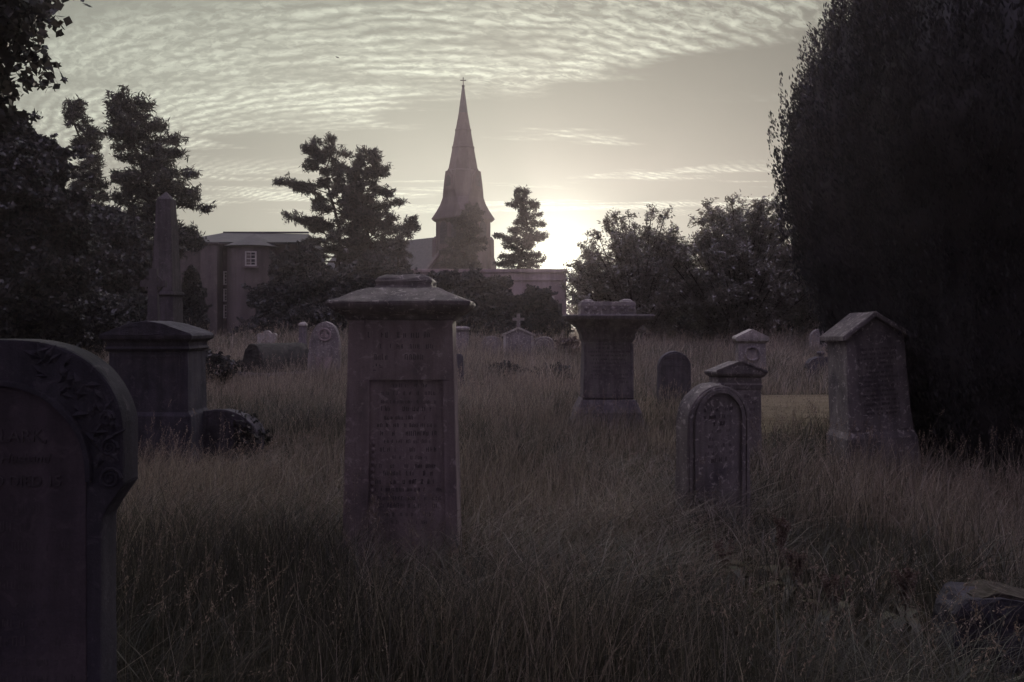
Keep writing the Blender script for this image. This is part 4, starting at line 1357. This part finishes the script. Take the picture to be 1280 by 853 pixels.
conifer('conifer', 'sparse ragged conifer with the sun at its foot, right of the spire', 652, 62, 237, 350, 46, 45, .7, .62, 19, 160, (.30, .065), bare=.1, gap=.14, trunk=.22, topw=.15, group='conifers before the church')
broad_tree('ivy_bush', 'ivy-dark bush against the flat-roofed building, behind the headstone cluster', 'bush', 606, 39.0, 120, 336, 46, M_HEDGE, 110, .15, (.16, .09), 700, .6, -1, ybot=470)
broad_tree('ivy_bush', 'dark bush showing beside the cap of the tall monument, left of the other ivy bushes', 'bush', 548, 40.0, 110, 331, 86, M_HEDGE, 110, .15, (.16, .09), 700, .6, -1, ybot=480)
broad_tree('ivy_bush', 'lower dark bush at the right corner of the flat-roofed building', 'bush', 672, 37.0, 84, 352, 47, M_HEDGE, 80, .18, (.16, .09), 700, .6, -1, ybot=470)
broad_tree('flowering_bush', 'small reddish-leaved bush right of the headstone cluster', 'bush', 710, 25.0, 36, 421, 48, M_RED, 26, .32, (.10, .06), 500, .9, -1, trunk=.03)
broad_tree('low_bush', 'low dark bush in the grass, left one before the headstone cluster', 'bush', 632, 20.5, 38, 455, 49, M_HEDGE, 22, .34, (.09, .05), 420, .8, -1, trunk=.03)
broad_tree('low_bush', 'low dark bush in the grass, right one before the headstone cluster', 'bush', 694, 19.5, 46, 459, 50, M_HEDGE, 22, .34, (.09, .05), 420, .8, -1, trunk=.03)


# ---------------------------------------------------------------- airy trees on the right
def airy(label, pxc, d, halves, ytop, seed, n_st, per):
    """many arching stems that carry leaves to wispy ends"""
    rng = np.random.default_rng(seed); rr = random.Random(seed)
    x = px(pxc, d); z = g1(x, d)
    t = thing('broadleaf_tree', label, 'tree', (x, d, z), 0, 'leafy trees right of the sun')
    top = pz(ytop, d) - z
    m = MB(); P = []; A = []
    for s in range(n_st):
        a = rr.uniform(0, 2 * math.pi); q = math.sqrt(rr.random())
        hx = (halves[1] if math.cos(a) > 0 else halves[0]) * d / F
        ex, ey = math.cos(a) * q * hx, math.sin(a) * q * hx * .7
        hgt = top * (1 - .55 * q ** 2.2) * rr.uniform(.62, 1.02)
        b = Vector((ex * .12, ey * .12, -.05))
        c = Vector((ex * .55, ey * .55, hgt * .55))
        e = Vector((ex, ey, hgt))
        e2 = e + Vector((math.copysign(.22, ex) * rr.uniform(.2, 1.6), rr.uniform(-.3, .3), rr.uniform(-.25, .12)))
        nn = 11
        pts = []
        for i in range(nn):
            u = i / (nn - 1)
            p = b * (1 - u) ** 3 + c * 3 * u * (1 - u) ** 2 + e * 3 * u * u * (1 - u) + e2 * u ** 3
            pts.append(p)
        r0 = rr.uniform(.03, .075)
        m.tube(pts, [r0 * (1 - .92 * i / (nn - 1)) for i in range(nn)], 5)
        # side twigs with leaves
        ntw = rr.randint(13, 20)
        for k in range(ntw):
            u = rr.uniform(.12, 1.0); i = min(nn - 2, int(u * (nn - 1)))
            o = pts[i].lerp(pts[i + 1], u * (nn - 1) - i)
            dv = Vector((rr.gauss(0, 1), rr.gauss(0, 1), rr.gauss(.35, .6))).normalized()
            L = rr.uniform(.35, .95) * (1.15 - .62 * u)
            tip = o + dv * L
            kk = int(per * L)
            f = rng.random(kk)[:, None]
            pp = np.array(o) * (1 - f) + np.array(tip) * f + rng.normal(0, .075, (kk, 3))
            P.append(pp); A.append(np.tile(np.array(dv) + np.array((0, 0, -.25)), (kk, 1)))
            m.tube([o, tip], [.012, .004], 3)
        f = rng.random(per // 2)[:, None]
        P.append(np.array(pts[-3]) * (1 - f) + np.array(pts[-1]) * f + rng.normal(0, .05, (per // 2, 3))); A.append(np.tile(np.array(e2 - e), (per // 2, 1)))
    P = np.concatenate(P); A = np.concatenate(A)
    k = P[:, 2] > .05
    crown_mesh('crown', t, P[k], .135, .05, M_LEAF, A[k], .9)
    m.build('trunk', M_BARK, t)


airy('spreading leafy tree with wispy shoots, right next to the setting sun', 800, 33.0, (92, 70), 252, 51, 150, 78)
airy('fuller leafy tree with arching sprays, between the wispy tree and the big yew', 925, 32.0, (98, 96), 240, 52, 200, 84)
airy('leafy tree half hidden behind the big yew', 1040, 33.0, (75, 95), 258, 53, 110, 78)
broad_tree('hedge', 'low dark hedge at the back of the long grass on the right', 'hedge', 930, 36.0, 300, 393, 54, M_HEDGE, 80, .1, (.13, .08), 520, .12, -1, trunk=.04)
# far trees that close the view
for i, (pc, yt, w, lb) in enumerate(((60, 330, 260, 'far dark tree beyond the left conifers'), (430, 352, 260, 'far dark tree behind the pine pair'), (800, 372, 200, 'far low tree behind the wispy leafy tree'), (1010, 368, 260, 'far tree behind the fuller leafy tree'), (1330, 330, 330, 'far tree behind the big yew'))):
    broad_tree('distant_tree', lb, 'tree', pc, 118.0, w, yt, 60 + i, M_HEDGE, 50, .22, (.6, .4), 260, .5, -1, group='trees far behind the churchyard')

# ivy on the low humped stone
t, zt = LOW_STONE
rng = np.random.default_rng(77)
n = 520
a = rng.uniform(0, math.pi, n); xx = .16 + .34 * rng.random(n) ** .8
zc = zt - .3 + .31 * np.sqrt(np.maximum(0, 1 - (np.minimum(xx, .455) / .46) ** 2))
pts = np.stack([xx, rng.uniform(-.18, .18, n), zc * rng.uniform(.25, 1.0, n) + .02], 1)
pts[:, 1] = np.where(pts[:, 2] < zc - .03, np.sign(pts[:, 1]) * rng.uniform(.145, .175, n), pts[:, 1])
crown_mesh('ivy', t, pts, .055, .045, M_HEDGE)
# ================================================================ long grass
def grass_material(name, a, b, c, tr):
    return leafmat(name, a, b, c, tr, .05, .45, .45)


M_G1 = grass_material('dry_grass_blades', (0.14, 0.118, 0.098), (0.30, 0.25, 0.212), (0.46, 0.39, 0.335), .40)
M_G2 = grass_material('green_grass_blades', (0.045, 0.045, 0.037), (0.088, 0.083, 0.068), (0.15, 0.136, 0.112), .42)
M_G3 = grass_material('grass_seed_heads', (0.175, 0.131, 0.108), (0.298, 0.228, 0.196), (0.438, 0.350, 0.304), .45)


def in_stone(x, y, pad=0.0):
    k = np.zeros(len(x), bool)
    for (sx, sy, hx, hy, rz) in STONE_BOXES:
        dx = x - sx; dy = y - sy
        u = dx * math.cos(rz) + dy * math.sin(rz); v = -dx * math.sin(rz) + dy * math.cos(rz)
        k |= (np.abs(u) < hx + pad) & (np.abs(v) < hy + pad)
    return k


def blades(x, y, h, w, rng, segs, lean):
    n = len(x)
    z = gh(x, y) - .01
    a = rng.uniform(0, 2 * math.pi, n)
    wind = .5
    dx = np.cos(a) + wind * .6; dy = np.sin(a)
    flat = .55 + 1.1 * sstep(.55, .85, vnoise(x * .7 + 80, y * .7 + 33))     # places where the grass is beaten down
    bend = h * lean * rng.uniform(.15, 1.25, n) * flat
    low_ = rng.random(n) < .16          # broken and fallen blades
    bend = np.where(low_, h * rng.uniform(.7, 1.3, n), bend)
    h = np.where(low_, h * rng.uniform(.35, .75, n), h)
    fa = rng.uniform(0, math.pi, n)
    fx, fy = np.cos(fa), np.sin(fa)
    V = []
    for i in range(segs + 1):
        u = i / segs
        cx = x + dx * bend * u ** 2; cy = y + dy * bend * u ** 2
        cz = z + h * (u - .22 * lean * flat * u ** 3)
        ww = w * (1 - u) ** .55 * .5 if i < segs else 0 * w
        if i < segs:
            V.append(np.stack([cx - fx * ww, cy - fy * ww, cz], 1)); V.append(np.stack([cx + fx * ww, cy + fy * ww, cz], 1))
        else:
            V.append(np.stack([cx, cy, cz], 1))
    nv = 2 * segs + 1
    v = np.stack(V, 1).reshape(-1, 3)
    o = np.arange(n)[:, None] * nv
    q = np.concatenate([o + np.array([[2 * i, 2 * i + 1, 2 * i + 3, 2 * i + 2]]) for i in range(segs - 1)]) if segs > 1 else np.zeros((0, 4), int)
    t = o + np.array([[2 * segs - 2, 2 * segs - 1, 2 * segs]])
    tip = V[-1]
    base2 = V[2 * (segs - 1)]
    return v, q, t, tip, tip - base2


def hmap(x, y):
    """height of the grass: tussocks, thin places, the mown path"""
    n1 = vnoise(x * .8 + 3, y * .8); n2 = vnoise(x * 2.3, y * 2.3 + 8)
    h = .40 + .44 * (n1 - .5) + .26 * (n2 - .5)
    h = h * (1 + .35 * sstep(16.8, 19, y))
    y0_ = PATH_Y0 + .9 * vnoise(x * 1.3, x * 0 + 3)
    bx_ = px(350, 22.0)
    h = h * (1 - .72 * np.exp(-(((x - bx_) / 2.3) ** 2 + ((y - 20.6) / 1.9) ** 2) ** 2))
    on = (y > y0_) & (y < PATH_Y1) & (x > 2.6 - .5 * np.sin(y * 3))
    h = np.where(on, .045, h)
    return h, on


def build_grass():
    rng = np.random.default_rng(5)
    VV, QQ, TT, QM, TM = [], [], [], [], []
    off = 0

    def put(v, q, t, mq, mt):
        nonlocal off
        VV.append(v); QQ.append(q + off); TT.append(t + off); QM.append(mq); TM.append(mt); off += len(v)

    zones = [(1.7, 4.0, 2300, .0050, 3, 1.0), (4.0, 7.0, 1500, .0062, 3, 1.0), (7.0, 11.5, 760, .0088, 2, 1.0), (11.5, 18, 420, .0125, 2, 1.0), (18, 27, 210, .019, 2, 1.1), (27, 37, 90, .030, 2, 1.1)]
    for (y0, y1, dens, w, segs, hs) in zones:
        hwx = .70 * y1 + 1.4
        n = int(dens * (y1 - y0) * 2 * hwx)
        x = rng.uniform(-hwx, hwx, n); y = rng.uniform(y0, y1, n)
        k = np.abs(x) < .70 * y + 1.4
        x, y = x[k], y[k]
        # tussocks: pull blades toward clump centres
        cl = vnoise(x * 5.1 + 40, y * 5.1)
        k = rng.random(len(x)) < .35 + .9 * cl
        x, y = x[k], y[k]
        k = ~in_stone(x, y, -.02)
        dx = x - 6.3; dy = y - 9.0
        k &= (dx * dx + dy * dy) > 1.8 ** 2
        x, y = x[k], y[k]
        h, on = hmap(x, y)
        ledge = (np.abs(x - px(1062, 5.3)) < .55) & (np.abs(y - 5.3) < .75)
        h = np.where(ledge, h * .45, h)
        fal = (np.abs(x - FALLEN[0]) < .5) & (y < FALLEN[1] - .1) & (y > FALLEN[1] - .8)
        h = np.where(fal, h * .5, h)
        near = in_stone(x, y, .16)
        h = np.where(near & ~on, h * rng.uniform(.7, 1.05, len(h)), h)
        hh = h * rng.uniform(.45, 1.3, len(h)) * hs
        ww = np.full(len(x), w) * rng.uniform(.6, 1.4, len(x))
        v, q, t, tip, tv = blades(x, y, hh, ww, rng, segs, .85)
        green_or_shade = ((vnoise(x * .55 + 60, y * .55 + 5) + rng.normal(0, .22, len(x))) > .64 - (.26 + .10 * sstep(.5, 2.5, x)) * (1 - sstep(2.5, 8.5, y))) | ledge  # natural patches; near the camera extra dark blades stand in for foreground shade
        mi = np.where(green_or_shade, 1, 0)
        put(v, q, t, np.tile(mi, segs - 1), mi)
    # flowering stalks with feathery heads
    for (y0, y1, dens, w, hw_) in ((2.2, 7, 80, .0024, .010), (7, 14, 48, .0044, .014), (14, 24, 30, .008, .024), (24, 36, 12, .013, .036)):
        hwx = .70 * y1 + 1.4
        n = int(dens * (y1 - y0) * 2 * hwx)
        x = rng.uniform(-hwx, hwx, n); y = rng.uniform(y0, y1, n)
        k = (np.abs(x) < .70 * y + 1.4) & ~in_stone(x, y, .02)
        k &= ((x - 6.3) ** 2 + (y - 9.0) ** 2) > 1.9 ** 2
        k &= rng.random(n) < .25 + 1.2 * vnoise(x * .9 + 21, y * .9)
        x, y = x[k], y[k]
        h, on = hmap(x, y); k = ~on & ~((np.abs(x - px(1062, 5.3)) < .5) & (np.abs(y - 5.3) < .7)); x, y, h = x[k], y[k], h[k]
        hh = h * rng.uniform(1.1, 1.75, len(h))
        v, q, t, tip, tv = blades(x, y, hh, np.full(len(x), w), rng, 3, .42)
        put(v, q, t, np.zeros(len(q)), np.zeros(len(t)))
        dv = unit(tv)
        nk = 18 if y1 <= 14 else 7
        L = (.07 + .09 * rng.random(len(x)))
        pts = []; ax = []
        for i in range(nk):
            u = (i + rng.random(len(x)) * .8) / nk
            pts.append(tip - dv * (L * u)[:, None] + rng.normal(0, 1, (len(x), 3)) * (hw_ * .55 * (.3 + u))[:, None])
            ax.append(dv + rng.normal(0, .35, (len(x), 3)))
        lv, lq = leaves(np.concatenate(pts), hw_ * 1.5, hw_ * .42, np.concatenate(ax), .3, rng)
        put(lv, lq, np.zeros((0, 3), int), np.full(len(lq), 2), np.zeros(0))
    o = np_mesh('long_grass', np.concatenate(VV), np.concatenate(QQ), np.concatenate(TT), [M_G1, M_G2, M_G3], None, np.concatenate(QM), np.concatenate(TM))
    tag(o, 'long dry meadow grass with seed heads over the whole churchyard', 'grass', kind='stuff')
    print('grass faces', len(o.data.polygons))


build_grass()

# ---------------------------------------------------------------- dock plants gone to seed
M_DOCK = leafmat('rusty_dock_seed', (0.13, 0.085, 0.075), (0.20, 0.135, 0.118), (0.29, 0.205, 0.18), .3, .05, .8)
M_DOCKL = leafmat('dock_leaves', (0.070, 0.070, 0.043), (0.123, 0.108, 0.069), (0.175, 0.149, 0.098), .4, .08, .8)


def dock(label, pxc, ytop, d, seed):
    rng = np.random.default_rng(seed); rr = random.Random(seed)
    x = px(pxc, d); z = g1(x, d); top = pz(ytop, d) - z
    t = thing('dock_plant', label, 'plant', (x, d, z), 0, 'dock plants gone to seed')
    m = MB(); P = []; A = []
    m.tube([Vector((0, 0, -.03)), Vector((.015, .01, top * .5)), Vector((.0, 0, top))], [.006, .005, .002], 6)
    for i in range(9):
        u = .42 + .55 * i / 9
        o = Vector((.01, .005, top * u)); a = rr.uniform(0, 6.28); L = (1 - u) * .22 + .03
        tip = o + Vector((math.cos(a) * L * .5, math.sin(a) * L * .5, L * 1.1))
        m.tube([o, tip], [.003, .0012], 5)
        k = int(60 + L * 400); f = rng.random(k)[:, None]
        P.append(np.array(o) * (1 - f) + np.array(tip) * f + rng.normal(0, .008, (k, 3)))
    k = 160; f = rng.random(k)[:, None]
    P.append(np.array((0.008, 0, top * .6)) * (1 - f) + np.array((0, 0, top)) * f + rng.normal(0, .009, (k, 3)))
    st = m.build('stem', M_DOCK, t)
    crown_mesh('seed_head', t, np.concatenate(P), .013, .010, M_DOCK)
    m = MB()
    for i in range(5):
        a = rr.uniform(0, 6.28); L = rr.uniform(.16, .26); w = .03; c, s_ = math.cos(a), math.sin(a)
        v = []
        for j in range(6):
            u = j / 5; ww = w * math.sin(math.pi * (.08 + .9 * u)); r_ = L * u; hz_ = .04 + .22 * u - .22 * u * u * 1.2
            v += [(c * r_ - s_ * ww, s_ * r_ + c * ww, hz_), (c * r_ + s_ * ww, s_ * r_ - c * ww, hz_)]
        m.add(v, [(2 * j, 2 * j + 1, 2 * j + 3, 2 * j + 2) for j in range(5)])
    m.build('leaf', M_DOCKL, t)


dock('rusty dock plant in seed, tallest one in the grass before the flat slab', 973, 650, 4.7, 91)
dock('smaller brown dock plant leaning beside the tallest dock', 996, 700, 4.45, 92)
dock('pale dock plant in seed at the near edge of the dark hollow', 1040, 735, 4.1, 93)
dock('short dock plant in front of the arched headstone', 905, 700, 4.9, 94)
dock('dock plant standing in the grass left of the fallen dark block', 1130, 720, 4.0, 95)
